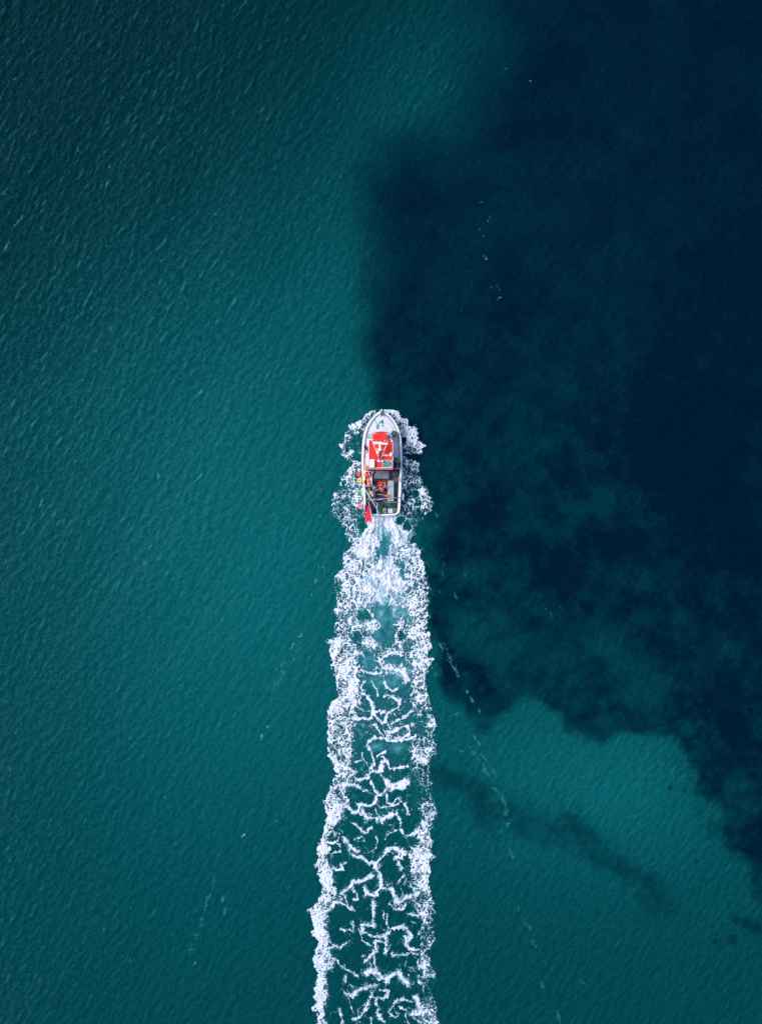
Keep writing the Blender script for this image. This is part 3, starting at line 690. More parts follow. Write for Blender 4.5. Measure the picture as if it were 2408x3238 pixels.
class MB:
    """collects shapes in world coordinates; build() links them as one mesh object"""
    def __init__(s): s.v = []; s.f = []; s.sm = []
    def add(s, vs, fs, smooth=False):
        o = len(s.v); s.v += [Vector(p) for p in vs]; s.f += [tuple(i + o for i in f) for f in fs]; s.sm += [smooth] * len(fs); return s
    def box(s, c, size, rz=0, bev=0.0):
        hx, hy, hz = [q / 2 for q in size]; b = min(bev, hx * .9, hy * .9, hz * .9)
        m = Matrix.Rotation(rz, 3, 'Z'); c = Vector(c)
        if b <= 0:
            P = [Vector((x * hx, y * hy, z * hz)) for z in (-1, 1) for x, y in ((-1, -1), (1, -1), (1, 1), (-1, 1))]
            return s.add([m @ p + c for p in P], [(3, 2, 1, 0), (4, 5, 6, 7), (0, 1, 5, 4), (1, 2, 6, 5), (2, 3, 7, 6), (3, 0, 4, 7)])
        rings = [(-hz, b), (-hz + b, 0), (hz - b, 0), (hz, b)]
        P = []
        for z, i in rings:
            x, y = hx - i, hy - i; e = b * (0 if i else 1)
            P += [(-x, -y + e, z), (-x + e, -y, z), (x - e, -y, z), (x, -y + e, z), (x, y - e, z), (x - e, y, z), (-x + e, y, z), (-x, y - e, z)]
        F = [tuple(range(7, -1, -1)), tuple(range(24, 32))]
        for r in range(3):
            for i in range(8):
                j = (i + 1) % 8; F.append((r * 8 + i, r * 8 + j, r * 8 + 8 + j, r * 8 + 8 + i))
        return s.add([m @ Vector(p) + c for p in P], F)
    def prism(s, pts, z0, z1):
        n = len(pts)
        zz0 = z0 if callable(z0) else (lambda p: z0); zz1 = z1 if callable(z1) else (lambda p: z1)
        V = [(p[0], p[1], zz0(p)) for p in pts] + [(p[0], p[1], zz1(p)) for p in pts]
        F = [tuple(range(n - 1, -1, -1)), tuple(range(n, 2 * n))] + [(i, (i + 1) % n, n + (i + 1) % n, n + i) for i in range(n)]
        return s.add(V, F)
    def tube(s, pts, r, seg=8, closed=False, r2=None):
        pts = [Vector(p) for p in pts]; n = len(pts); V = []; F = []
        up = Vector((0, 0, 1)); prev = None
        for i, p in enumerate(pts):
            a = pts[i - 1] if (i or closed) else p; b = pts[(i + 1) % n] if (i < n - 1 or closed) else p
            t = (b - a).normalized()
            x = t.cross(up if abs(t.z) < .95 else Vector((0, 1, 0))).normalized()
            if prev is not None and x.dot(prev) < 0: x = -x
            prev = x
            y = t.cross(x)
            rr = r if r2 is None else r + (r2 - r) * i / max(1, n - 1)
            V += [p + (x * math.cos(q) + y * math.sin(q)) * rr for q in [2 * math.pi * k / seg for k in range(seg)]]
        for i in range(n if closed else n - 1):
            j = (i + 1) % n
            F += [(i * seg + k, i * seg + (k + 1) % seg, j * seg + (k + 1) % seg, j * seg + k) for k in range(seg)]
        if not closed: F += [tuple(range(seg - 1, -1, -1)), tuple(range((n - 1) * seg, n * seg))]
        return s.add(V, F, True)
    def lathe(s, c, prof, axis=(0, 0, 1), seg=20):
        """prof: (radius, height) pairs from the bottom up"""
        q = Vector((0, 0, 1)).rotation_difference(Vector(axis).normalized()); c = Vector(c); V = []; F = []
        for r, h in prof:
            V += [q @ Vector((r * math.cos(2 * math.pi * k / seg), r * math.sin(2 * math.pi * k / seg), h)) + c for k in range(seg)]
        for i in range(len(prof) - 1):
            F += [(i * seg + k, i * seg + (k + 1) % seg, (i + 1) * seg + (k + 1) % seg, (i + 1) * seg + k) for k in range(seg)]
        F += [tuple(range(seg - 1, -1, -1)), tuple(range((len(prof) - 1) * seg, len(prof) * seg))]
        return s.add(V, F, True)
    def mound(s, c, size, h, seed=0, rough=.35, n=22, rz=0):
        """a heap with an uneven outline and top"""
        V = []; F = []; m = Matrix.Rotation(rz, 3, 'Z'); c = Vector(c)
        for i in range(n + 1):
            rr = i / n
            for k in range(32):
                a = 2 * math.pi * k / 32
                ca, sa = math.cos(a), math.sin(a)
                sq = 1 / max(abs(ca), abs(sa)) ** .55
                w = 1 + .12 * mnoise.noise(Vector((ca * 2, sa * 2, seed)))
                x = ca * sq * rr * size[0] / 2 * w * .9; y = sa * sq * rr * size[1] / 2 * w * .9
                z = h * (1 - rr ** 3.5) * (1 - rough + rough * 2 * (mnoise.fractal(Vector((x * 3.2, y * 3.2, seed * 3.1)), .9, 2.2, 4) * .6 + .4))
                V.append(m @ Vector((x, y, max(z, 0) if i < n else 0)) + c)
        for i in range(n):
            F += [(i * 32 + k, i * 32 + (k + 1) % 32, (i + 1) * 32 + (k + 1) % 32, (i + 1) * 32 + k)[::-1] for k in range(32)]
        return s.add(V, F, True)
    def build(s, name, mat, parent=None, smooth=None):
        if parent is None:
            xs = [v.x for v in s.v]; ys = [v.y for v in s.v]; o0 = Vector(((min(xs) + max(xs)) / 2, (min(ys) + max(ys)) / 2, min(v.z for v in s.v)))
        else:
            o0 = Vector((0, 0, 0)); p = parent
            while p: o0 += p.location; p = p.parent
        me = bpy.data.meshes.new(name); me.from_pydata([v - o0 for v in s.v], [], s.f)
        me.polygons.foreach_set('use_smooth', s.sm if smooth is None else [smooth] * len(s.f))
        bm = bmesh.new(); bm.from_mesh(me); bmesh.ops.recalc_face_normals(bm, faces=bm.faces); bm.to_mesh(me); bm.free()
        me.materials.append(mat); me.update()
        o = bpy.data.objects.new(name, me); COL.objects.link(o)
        if parent is None: o.location = o0
        else: o.parent = parent
        return o
def empty(name, loc, label=None, cat=None, group=None):
    o = bpy.data.objects.new(name, None); COL.objects.link(o); o.location = loc; o.empty_display_size = .2
    return tag(o, label, cat, group)
def arc_pts(pts, n=6):
    """Catmull-Rom through the points"""
    P = [Vector(p) for p in pts]; out = []
    for i in range(len(P) - 1):
        a = P[max(i - 1, 0)]; b = P[i]; c = P[i + 1]; d = P[min(i + 2, len(P) - 1)]
        for k in range(n):
            t = k / n
            out.append(.5 * ((2 * b) + (c - a) * t + (2 * a - 5 * b + 4 * c - d) * t * t + (3 * b - a - 3 * c + d) * t ** 3))
    return out + [P[-1]]

# ------------------------------------------------------------------ the boat
CU = 813
WT = [(125, 2), (130, 22), (137, 38), (150, 60), (175, 92), (205, 124), (265, 173), (345, 219), (430, 249), (520, 265), (620, 274), (740, 279), (850, 280), (950, 277),
      (1100, 266), (1250, 260), (1400, 253), (1480, 248), (1515, 240), (1538, 222), (1552, 195)]
WTn = np.array(WT, float)
def hwid(v): return float(np.interp(v, WTn[:, 0], WTn[:, 1]))
def sheer(v): return float(np.interp(v, [125, 300, 500, 800, 1200, 1560], [1.95, 1.62, 1.38, 1.16, 1.06, 1.08]))
VS = [125, 128, 133, 140, 150, 162, 178, 200, 230, 265, 305, 345, 390, 430, 480, 530, 600, 680, 760, 850, 950, 1050, 1150, 1250, 1350, 1430, 1480, 1515, 1538, 1552]
def rim(inset=0, dz=0, vs=VS, side=0, vmin=None):
    """points of the gunwale line, starboard bow to stern then back up the port side"""
    def one(sg): return [at(CU + sg * max(hwid(v) - inset, 0), v + (inset * .9 if v < 200 else 0) * max(0, 1 - (v - 125) / 75), sheer(v) + dz) for v in vs if vmin is None or v >= vmin]
    if side: return one(side)
    return one(1) + one(-1)[::-1]
boat = empty('fishing_boat', at(812, 850, 0), 'small white fishing boat with a red wheelhouse roof heading up a teal sea', 'boat')
def stern_v(x): return 1566 - 10 * (x / 195) ** 2
# hull: a shell lofted from keel to gunwale
b = MB(); rows = []
for v in VS:
    s_ = sheer(v); w = hwid(v)
    t = (v - 125) / 1440
    col = []
    for f, z in ((0, -.75 + .5 * max(0, 1 - t * 9)), (.45, -.55 + .5 * max(0, 1 - t * 9)), (.80, -.05), (.90, .35 * s_), (.985, .85 * s_), (1.0, s_)):
        ff = f * (1 - .55 * max(0, 1 - t * 3.0) * (1 - max(z, 0) / s_))
        p = at(CU, v, s_); e = at(CU + w, v, s_)
        p.y -= max(0, 1 - t * 6) * (s_ - z) * .28
        col.append((p, (e.x - at(CU, v, s_).x) * ff, z))
    rows.append(col)
for sg in (1, -1):
    V = [(p.x + sg * dx, p.y, z) for col in rows for p, dx, z in col]; n = 6
    b.add(V, [(i * n + k, (i + 1) * n + k, (i + 1) * n + k + 1, i * n + k + 1) for i in range(len(rows) - 1) for k in range(n - 1)], True)
tr = rows[-1]; st = []
b.add([(p.x + dx, p.y, z) for p, dx, z in tr] + [(p.x - dx, p.y, z) for p, dx, z in tr[::-1]], [tuple(range(12))])
b.build('hull', M['white'], boat)
# transom cap bows slightly aft
sv = [at(CU + x, stern_v(x), sheer(1560)) for x in range(195, -196, -30)]
loop = rim(0, 0); nS = len(VS)
full = loop[:nS] + sv + loop[nS:]
inn = rim(30, 0, vmin=None)
sv2 = [at(CU + x, stern_v(x) - 20, sheer(1560)) for x in range(175, -176, -27)]
k = min(len(sv), len(sv2))
fullin = inn[:nS] + [sv2[round(i * (len(sv2) - 1) / (len(sv) - 1))] for i in range(len(sv))] + inn[nS:]
b = MB(); n = len(full)
V = [p + Vector((0, 0, .05)) for p in full] + [p + Vector((0, 0, .05)) for p in fullin] + [p + Vector((0, 0, -.05)) for p in full] + [p + Vector((0, 0, -.05)) for p in fullin]
F = []
for i in range(n - 1):
    j = i + 1
    F += [(i, j, n + j, n + i), (2 * n + i, 3 * n + i, 3 * n + j, 2 * n + j), (i, 2 * n + i, 2 * n + j, j), (n + i, n + j, 3 * n + j, 3 * n + i)]
b.add(V, F); b.build('gunwale', M['white'], boat)
b = MB(); b.tube([p + (p - at(CU, 800, p.z)).normalized() * .02 + Vector((0, 0, -.10)) for p in arc_pts(full[:nS], 2)], .05, 6)
b.tube([p + (p - at(CU, 800, p.z)).normalized() * .02 + Vector((0, 0, -.10)) for p in arc_pts(full[nS + len(sv):], 2)], .05, 6)
b.build('rubbing_strake', M['navy'], boat)
# transom plate following the bowed stern
b = MB(); m_ = [p - Vector((0, 0, p.z - .15)) for p in sv]; top = [p - Vector((0, 0, .05)) for p in sv]
b.add(top + m_ + [p + Vector((0, .06, 0)) for p in top] + [p + Vector((0, .06, 0)) for p in m_],
      [(i, i + 1, len(sv) + i + 1, len(sv) + i) for i in range(len(sv) - 1)] + [(2 * len(sv) + i + 1, 2 * len(sv) + i, 3 * len(sv) + i, 3 * len(sv) + i + 1) for i in range(len(sv) - 1)])
b.build('transom', M['white'], boat)
# decks
def deck(name, mat, v0, v1, inset, zf, thick=.06):
    vs = [v0] + [v for v in VS if v0 < v < v1] + [v1]
    Rr_ = [at(CU + max(hwid(v) - inset, 1), v, zf(v)) for v in vs]; Ll = [at(CU - max(hwid(v) - inset, 1), v, zf(v)) for v in vs]
    V = []; F = []; n = len(vs); m = 9
    for i in range(n):
        for j in range(m):
            t = j / (m - 1); p = Ll[i].lerp(Rr_[i], t); V.append(p + Vector((0, 0, .05 * (1 - (2 * t - 1) ** 2))))
    for i in range(n - 1):
        for j in range(m - 1): F.append((i * m + j, i * m + j + 1, (i + 1) * m + j + 1, (i + 1) * m + j))
    b = MB(); b.add(V, F); return b.build(name, mat, boat)
deck('foredeck', M['deck'], 178, 800, 29, lambda v: sheer(v) - .09)
deck('work_deck', M['floor'], 800, 1562, 22, lambda v: .45)
b = MB()
for sg in (1, -1):
    g = [q for q in rim(29, -.05, side=sg, vmin=800)]
    b.add(g + [Vector((p.x, p.y, .45)) for p in g] + [p + Vector((-sg * .05, 0, 0)) for p in g] + [Vector((p.x - sg * .05, p.y, .45)) for p in g],
          [(i, i + 1, len(g) + i + 1, len(g) + i) for i in range(len(g) - 1)] + [(2 * len(g) + i, 3 * len(g) + i, 3 * len(g) + i + 1, 2 * len(g) + i + 1) for i in range(len(g) - 1)] +
          [(i, 2 * len(g) + i, 2 * len(g) + i + 1, i + 1) for i in range(len(g) - 1)])
b.build('bulwark', M['bulwark'], boat)
b = MB(); g_ = [at(CU - hwid(v) + 29, v, sheer(v) - .09) for v in (800, 850, 900, 952)]; h_ = [at(632, v, sheer(v) - .07) for v in (800, 850, 900, 952)]
b.add(g_ + h_ + [p - Vector((0, 0, .07)) for p in g_ + h_], [(0, 1, 5, 4), (1, 2, 6, 5), (2, 3, 7, 6), (3, 11, 15, 7), (3, 7, 15, 11), (8, 12, 13, 9), (9, 13, 14, 10), (10, 14, 15, 11)][:3] + [(3, 11, 15, 7), (4, 5, 13, 12), (5, 6, 14, 13), (6, 7, 15, 14)])
b.build('port_side_deck', M['deck'], boat)
b = MB(); c0 = at(CU, 800, 0); b.box((c0.x, c0.y, .76), (3.75, .05, .62)); b.build('deck_break', M['bulwark'], boat)
# toe rail lines on the foredeck
b = MB()
for sg in (1, -1): b.tube(arc_pts([at(CU + sg * max(hwid(v) - 37, 2), v + 8, sheer(v) + .0) for v in VS if 178 <= v <= 780], 2), .028, 6)
b.build('toe_rail', M['steel'], boat)
b = MB(); p = at(812, 160, 1.98)
b.box(p + Vector((0, 0, .02)), (.26, .42, .10), 0, .03); b.box(p + Vector((-.09, .05, .12)), (.04, .40, .14), 0, .01); b.box(p + Vector((.09, .05, .12)), (.04, .40, .14), 0, .01)
rl = b.build('bow_roller', M['tub'], boat)
b = MB(); b.lathe(p + Vector((-.08, .18, .14)), [(.07, 0), (.05, .08), (.07, .16)], (1, 0, 0), 12); b.build('roller', M['steel'], rl)
b = MB(); b.tube([at(812, 128, 1.9), at(812, 118, 2.15)], .05, 8); b.lathe(at(812, 117, 2.13), [(.0, 0), (.08, .03), (.08, .1), (0, .14)], seg=12); b.build('bow_light', M['white'], boat)
b = MB(); p = at(812, 258, 1.55); b.box(p, (.24, .50, .22), 0, .04); b.build('anchor_locker', pmat('dark_teal_paint', (.01, .14, .15), .5), boat)
b = MB(); p = at(806, 328, 1.45); b.lathe(p, [(.12, 0), (.12, .04), (.05, .06), (.05, .20), (.09, .22), (.09, .26), (0, .27)], seg=14); b.build('mooring_bitt', M['white'], boat)
for (u, v) in [(613, 452), (620, 490), (1046, 448), (1048, 500), (1050, 520), (1052, 545), (578, 605), (1050, 745)]:
    b = MB(); p = at(u, v, sheer(v) + .02); b.box(p + Vector((0, 0, .03)), (.05, .07, .06), 0, .01); b.tube([p + Vector((0, -.12, .08)), p + Vector((0, .12, .08))], .022, 6); b.build('cleat', M['black'], boat)
b = MB(); p = at(585, 640, sheer(640) + .03)
b.box(p + Vector((0, 0, .10)), (.14, .40, .2), .05, .03); b.tube([p + Vector((-.16, .12, .2)), p + Vector((.12, -.1, .26))], .035, 8); b.lathe(p + Vector((.05, -.02, .2)), [(.12, 0), (.06, .06), (.12, .12)], seg=14)
b.build('deck_winch', M['black'], boat)
b = MB(); p = at(602, 692, sheer(690)); b.tube([p + Vector((-.12, 0, .05)), p + Vector((.16, .03, .10))], .03, 8); b.box(p + Vector((.1, .08, .08)), (.08, .10, .16), 0, .02); b.build('fairlead', M['steel'], boat)
b = MB(); b.tube(arc_pts([at(890, 285, 1.56), at(930, 320, 1.53), at(952, 350, 1.5), at(962, 385, 1.48), at(963, 425, 1.46)], 5), .02, 6); b.build('deck_pipe', M['palegrey'], boat)
b = MB(); b.box(at(905, 372, 1.47), (.70, .02, .03)); b.box(at(880, 380, 1.47), (.02, .62, .03)); b.box(at(928, 380, 1.46), (.02, .50, .03)); b.build('deck_hatch', M['white'], boat)

# wheelhouse
RZ = 2.75
def RP(u, v, z=RZ): return at(u, v, z)
front = [(690, 452), (720, 440), (765, 430), (812, 426), (858, 430), (895, 440), (888, 452)]
outl = [(630, 535), (690, 535), (690, 452), (720, 441), (765, 432), (800, 429), (845, 432), (882, 446), (885, 452), (885, 535), (968, 535), (968, 932), (630, 932)]
RO = [tuple(RP(u, v)[:2]) for u, v in outl]
wo = [(640, 545), (700, 545), (700, 465), (760, 448), (812, 444), (850, 448), (875, 462), (875, 545), (958, 545), (958, 900), (640, 900)]
b = MB(); b.prism([tuple(RP(u, v)[:2]) for u, v in wo], .5, RZ - .03)
wh = b.build('wheelhouse', M['darkred'], boat)
b = MB(); b.prism(RO, RZ - .03, RZ + .05); b.build('roof', M['red'], wh)
# raised white beading round the roof
b = MB()
def strip(b, pts, w, h, closed=False):
    P = [Vector(p) for p in pts]
    for a, c in zip(P, P[1:] + (P[:1] if closed else [])):
        d = c - a; b.box((a + c) / 2 + Vector((0, 0, h / 2)), (d.length + w * .98, w, h), math.atan2(d.y, d.x))
strip(b, [RP(633, 541, RZ + .05), RP(633, 912, RZ + .05), RP(962, 912, RZ + .05), RP(962, 541, RZ + .05)], .05, .06)
b.build('roof_beading', M['white'], wh)
b = MB(); strip(b, [RP(636, 921, RZ + .05), RP(962, 921, RZ + .05)], .035, .045); b.build('rear_gutter', M['darkred'], wh)
b = MB(); strip(b, [RP(632, 930, RZ + .052), RP(966, 930, RZ + .052)], .03, .03); b.build('rear_drip_edge', pmat('faded_pink_paint', (.85, .35, .38), .5), wh)
# low sun visor in front, curved
vis = [(u, 441 - 30 * (1 - ((u - 803) / 138) ** 2)) for u in range(655, 953, 22)]
b = MB(); P0 = [RP(u, v, 2.60) for u, v in vis]; P1 = [RP(u, v + 17 * (1 - ((u - 803) / 150) ** 2) + 2, 2.66) for u, v in vis]; nv = len(vis)
b.add(P0 + P1 + [p - Vector((0, 0, .04)) for p in P0] + [p - Vector((0, 0, .04)) for p in P1],
      [(i, i + 1, nv + i + 1, nv + i) for i in range(nv - 1)] + [(2 * nv + i + 1, 2 * nv + i, 3 * nv + i, 3 * nv + i + 1) for i in range(nv - 1)] + [(i + 1, i, 2 * nv + i, 2 * nv + i + 1) for i in range(nv - 1)])
b.build('visor', pmat('crimson_visor_paint', (.40, .012, .05), .4), wh)
b = MB(); strip(b, [RP(u, v + 10, RZ - .02) for u, v in vis[1:-1]], .03, .03); b.build('visor_edge', pmat('pale_red_trim', (.85, .22, .18), .5), wh)
for (u0, u1, v) in [(705, 758, 462), (762, 862, 446)]:
    c = RP((u0 + u1) / 2, v, 2.0); 
for (c, size, rz) in [((RP(806, 443, 2.1)), (.62, .04, .62), 0), ((RP(729, 456, 2.1)), (.44, .04, .62), .30), ((RP(862, 454, 2.1)), (.22, .04, .62), -.5),
                      ((RP(639, 640, 2.15)), (.04, .75, .55), 0), ((RP(639, 780, 2.15)), (.04, .75, .55), 0), ((RP(959, 640, 2.15)), (.04, .75, .55), 0), ((RP(959, 780, 2.15)), (.04, .75, .55), 0), ((RP(720, 900, 2.05)), (.42, .04, .5), 0)]:
    b = MB(); b.box(c, size, rz, .012); b.build('window', M['glass'], wh)
b = MB(); c = RP(860, 900, 1.45); b.box(c, (.66, .05, 1.85), 0, .015); b.build('door', M['bulwark'], wh)
for (u, w) in ((659, 66), (918, 64)):
    b = MB(); c = at(u, 493, 2.35); b.box(c - Vector((0, 0, .55)), (w * UM, 80 * UM, 1.14), 0, .03); o = b.build('side_locker', M['palegrey'], wh)
    b = MB(); c2 = at(u, 525, 2.36); b.box(c2, (w * UM - .02, .12, .09), 0, .02); b.build('step_edge', M['white'], o)
# roof gear
b = MB()
for (a, c) in [((783, 806, RZ + .08), (683, 545, RZ + 1.0)), ((790, 806, RZ + .08), (888, 560, RZ + 1.0))]: b.tube([at(*a), at(*c)], .038, 8)
b.tube([at(697, 583, RZ + .88), at(880, 583, RZ + .88)], .028, 8)
b.tube([at(722, 652, RZ + .62), at(856, 652, RZ + .62)], .025, 8); b.tube([at(726, 664, RZ + .58), at(852, 664, RZ + .58)], .025, 8)
b.tube([at(683, 545, RZ + 1.0), at(690, 520, RZ + .06)], .025, 6); b.tube([at(888, 560, RZ + 1.0), at(880, 520, RZ + .06)], .025, 6)
mast = b.build('mast_frame', pmat('cream_mast_paint', (.82, .62, .50), .45, var=.1), boat)
b = MB(); c = at(786, 570, RZ + 1.02)
b.box(c + Vector((.0, -.30, -.10)), (.20, .80, .12), 0, .04); b.box(c + Vector((0, 0, -.02)), (.34, .26, .16), 0, .05); b.build('radar_pedestal', M['white'], mast)
b = MB(); b.box(at(796, 572, RZ + 1.16), (1.28, .17, .11), -.12, .04); b.build('radar_scanner', M['white'], mast)
b = MB(); b.lathe(at(756, 700, RZ + .45), [(.10, -.1), (.15, 0), (.16, .08), (.14, .16), (.08, .22), (0, .24)], seg=18); b.tube([at(756, 700, RZ + .4), at(770, 700, RZ + .05)], .03, 8); b.build('satellite_dome', M['white'], mast)
b = MB(); b.lathe(at(765, 752, RZ + .05), [(.09, 0), (.09, .25), (.06, .28), (.06, .42), (.09, .44), (.09, .52), (0, .54)], seg=14); b.build('searchlight', M['steel'], mast)
b = MB(); b.box(at(780, 812, RZ + .09), (.34, .22, .10), 0, .02); b.build('mast_foot', M['white'], mast)
b = MB(); b.box(at(784, 805, RZ + .22), (.13, .13, .14), .5, .02); b.tube([at(784, 805, RZ + .2), at(800, 790, RZ + .35)], .03, 6); b.build('mast_clamp', pmat('royal_blue_paint', (.02, .06, .40), .4), mast)
b = MB(); b.lathe(at(819, 818, RZ + .05), [(.05, 0), (.05, .15), (.09, .18), (.09, .28), (0, .31)], seg=14); b.build('navigation_light', M['white'], boat)
b = MB(); b.tube([at(820, 737, RZ + .22), at(930, 737, RZ + .22)], .05, 8); b.box(at(938, 727, RZ + .22), (.20, .34, .22), 0, .03)
b.box(at(938, 727, RZ + .08), (.10, .10, .1)); b.box(at(830, 737, RZ + .10), (.08, .08, .15)); b.build('floodlight_bar', M['white'], boat)
b = MB(); b.tube([at(800, 753, RZ + .08), at(955, 753, RZ + .08)], .022, 6); b.build('rail_shadow_line', pmat('salmon_paint_and_shadow', (.85, .34, .28), .5), boat)  # pink bar painted in where the rail's shadow falls on the roof
b = MB(); b.tube([at(692, 515, RZ + .08), at(768, 552, RZ + .5)], .018, 6); b.build('roof_stay', pmat('salmon_paint_and_shadow', (.85, .34, .28), .5), boat)
b = MB(); b.tube([at(722, 813, RZ + .10), at(765, 813, RZ + .10)], .02, 6); b.build('roof_cable', M['white'], boat)
b = MB(); c = at(852, 548, RZ + .05); b.lathe(c, [(.07, 0), (.08, .06), (.05, .14), (.02, .2)], (.1, .3, 1), 12); b.build('roof_horn', M['cream'], boat)
b = MB(); c = at(950, 545, RZ + .05); b.lathe(c, [(.04, 0), (.04, .10), (.085, .13), (.085, .2), (0, .24)], seg=14); b.build('round_antenna', M['white'], boat)

# starboard side deck gear
b = MB(); b.box(at(1006, 795, 1.12), (.46, .34, .40), 0, .03); b.build('side_step', M['tub'], boat)
b = MB()
for v in (822, 918): b.tube([at(985, v + 4, 1.45), at(1080, v, 1.45)], .035, 8)
for u in (1022, 1072): b.tube([at(u, 822, 1.45), at(u, 918, 1.45)], .025, 8)
for u, v in ((990, 824), (1078, 822), (990, 920), (1078, 918)): b.tube([at(u, v, 1.45), at(u, v, .5)], .03, 8)
b.build('pot_hauler_frame', M['steel'], boat)
b = MB(); b.box(at(1043, 872, .95), (.34, .46, .9), 0, .03); b.build('dark_opening', M['navy'], boat)  # navy box: the dark inside the frame's opening, put in as colour
# main hatch: coaming with two lids
b = MB(); b.box(at(812, 1008, .68), (1.46, .80, .42), 0, .04); ht = b.build('fish_hatch', pmat('purplish_grey_paint', (.20, .19, .24), .6, var=.2), boat)
for u in (758, 862):
    b = MB(); b.box(at(u, 1010, .92), (.60, .62, .05), 0, .02); o = b.build('hatch_lid', M['greylid'], ht)
    b = MB(); b.box(at(u, 1010, .953), (.30, .50, .015), 0, .006); b.build('lid_panel', M['greylid'], o)
b = MB(); b.lathe(at(690, 972, .45), [(.13, 0), (.13, .5), (.10, .55), (.15, .6), (.15, .66), (0, .68)], seg=16); b.build('exhaust_stack', pmat('olive_paint', (.22, .25, .15), .6), boat)
b = MB()
for u in (712, 730): b.tube([at(u, 1085, .52), at(u - 2, 1180, .52)], .02, 6)
b.build('deck_hose', M['black'], boat)
# port rail frame (holds the floats)
b = MB(); z = 1.65
for a, c in [((575, 958), (672, 958)), ((672, 958), (678, 1158)), ((628, 958), (660, 1075)), ((583, 890), (583, 1040)), ((570, 1158), (680, 1158)), ((660, 1075), (672, 1140)), ((606, 905), (628, 958))]:
    b.tube([at(*a, z), at(*c, z)], .022, 8)
for q in ((575, 958), (672, 958), (570, 1158), (680, 1158)): b.tube([at(*q, z), at(*q, .5)], .025, 8)
b.build('port_rail_frame', pmat('pink_white_paint', (.85, .72, .74), .4, var=.08), boat)
b = MB(); b.box(at(625, 1167, 1.2), (.76, .12, .30), 0, .02); b.build('sorting_shelf', M['wood'], boat)
b = MB(); b.box(at(612, 1280, .62), (.60, 1.45, .35), 0, .03); b.build('sorting_table', pmat('taupe_boards', (.26, .22, .22), .7, var=.3, scale=8, dirt=(.14, .11, .10), dirt_amt=.6), boat)
b = MB(); b.box(at(577, 1280, .85), (.05, 1.5, .10)); b.box(at(620, 1275, .84), (.5, .03, .05)); b.build('table_batten', M['palegrey'], boat)
# stern rails and gallows
b = MB(); b.tube([at(700, 1352, 1.35), at(870, 1330, 1.35), at(1060, 1318, 1.35)], .035, 8)
b.tube([at(1060, 1318, 1.35), at(1062, 1320, .5)], .035, 8); b.tube([at(700, 1352, 1.35), at(700, 1352, .5)], .035, 8); b.build('stern_crossbar', M['steel'], boat)
b = MB(); b.tube([at(860, 1382, 1.2), at(1055, 1380, 1.2)], .028, 8); b.tube([at(1055, 1380, 1.2), at(1056, 1380, .5)], .028, 8); b.tube([at(860, 1382, 1.2), at(860, 1382, .5)], .028, 8); b.build('pound_rail', pmat('weathered_rail', (.42, .44, .30), .6), boat)
b = MB(); b.tube([at(585, 1215, 1.9), at(640, 1300, 2.0), at(700, 1400, 1.9), at(752, 1490, 1.6), at(770, 1530, 1.4), at(776, 1568, 1.25)], .055, 8)
b.tube([at(640, 1300, 2.0), at(655, 1300, .5)], .05, 8); b.build('davit_boom', pmat('lavender_grey_paint', (.55, .53, .60), .45, metal=.2, dirt=(.3, .25, .2)), boat)
b = MB(); b.tube([at(640, 1310, 1.9), at(598, 1372, .9)], .03, 6); b.tube([at(655, 1262, 1.9), at(632, 1300, 1.9)], .025, 6); b.build('boom_stay', M['steel'], boat)
b = MB(); p = at(704, 1190, 1.3)
b.lathe(p, [(.16, 0), (.08, .06), (.08, .12), (.16, .18)], (.3, .2, 1), 16); b.tube(arc_pts([at(690, 1240, 1.1), at(695, 1205, 1.4), at(715, 1175, 1.55), at(735, 1190, 1.4)], 4), .035, 8)
b.tube([at(700, 1250, 1.1), at(704, 1195, .5)], .05, 8); b.tube(arc_pts([at(676, 1160, 1.35), at(712, 1160, 1.5), at(742, 1182, 1.3)], 4), .028, 8); b.build('line_hauler', M['steel'], boat)
b = MB(); b.tube([at(748, 1400, 1.2), at(746, 1545, 1.15)], .028, 8); b.tube([at(748, 1400, 1.2), at(748, 1400, .5)], .028, 8); b.tube([at(746, 1545, 1.15), at(746, 1545, .5)], .028, 8); b.build('net_divider', M['white'], boat)
# pound (open bin) with grey board beside it
b = MB(); z0 = .5
c = at(815, 1165, .75)
for dx, dy, sx, sy in ((-.49, 0, .05, 1.06), (.49, 0, .05, 1.06), (0, .51, .92, .05), (0, -.51, .92, .05)): b.box(c + Vector((dx, dy, 0)), (sx, sy, .6), 0, .01)
b.box(c - Vector((0, 0, .22)), (.92, .96, .04)); b.build('float_pound', pmat('rusty_brown_pound', (.16, .05, .03), .7, var=.4), boat)
b = MB(); b.box(at(931, 1228, .98), (.60, 1.92, .07), 0, .02); b.box(at(931, 1228, .72), (.5, 1.8, .45)); b.build('gutting_table', M['palegrey'], boat)

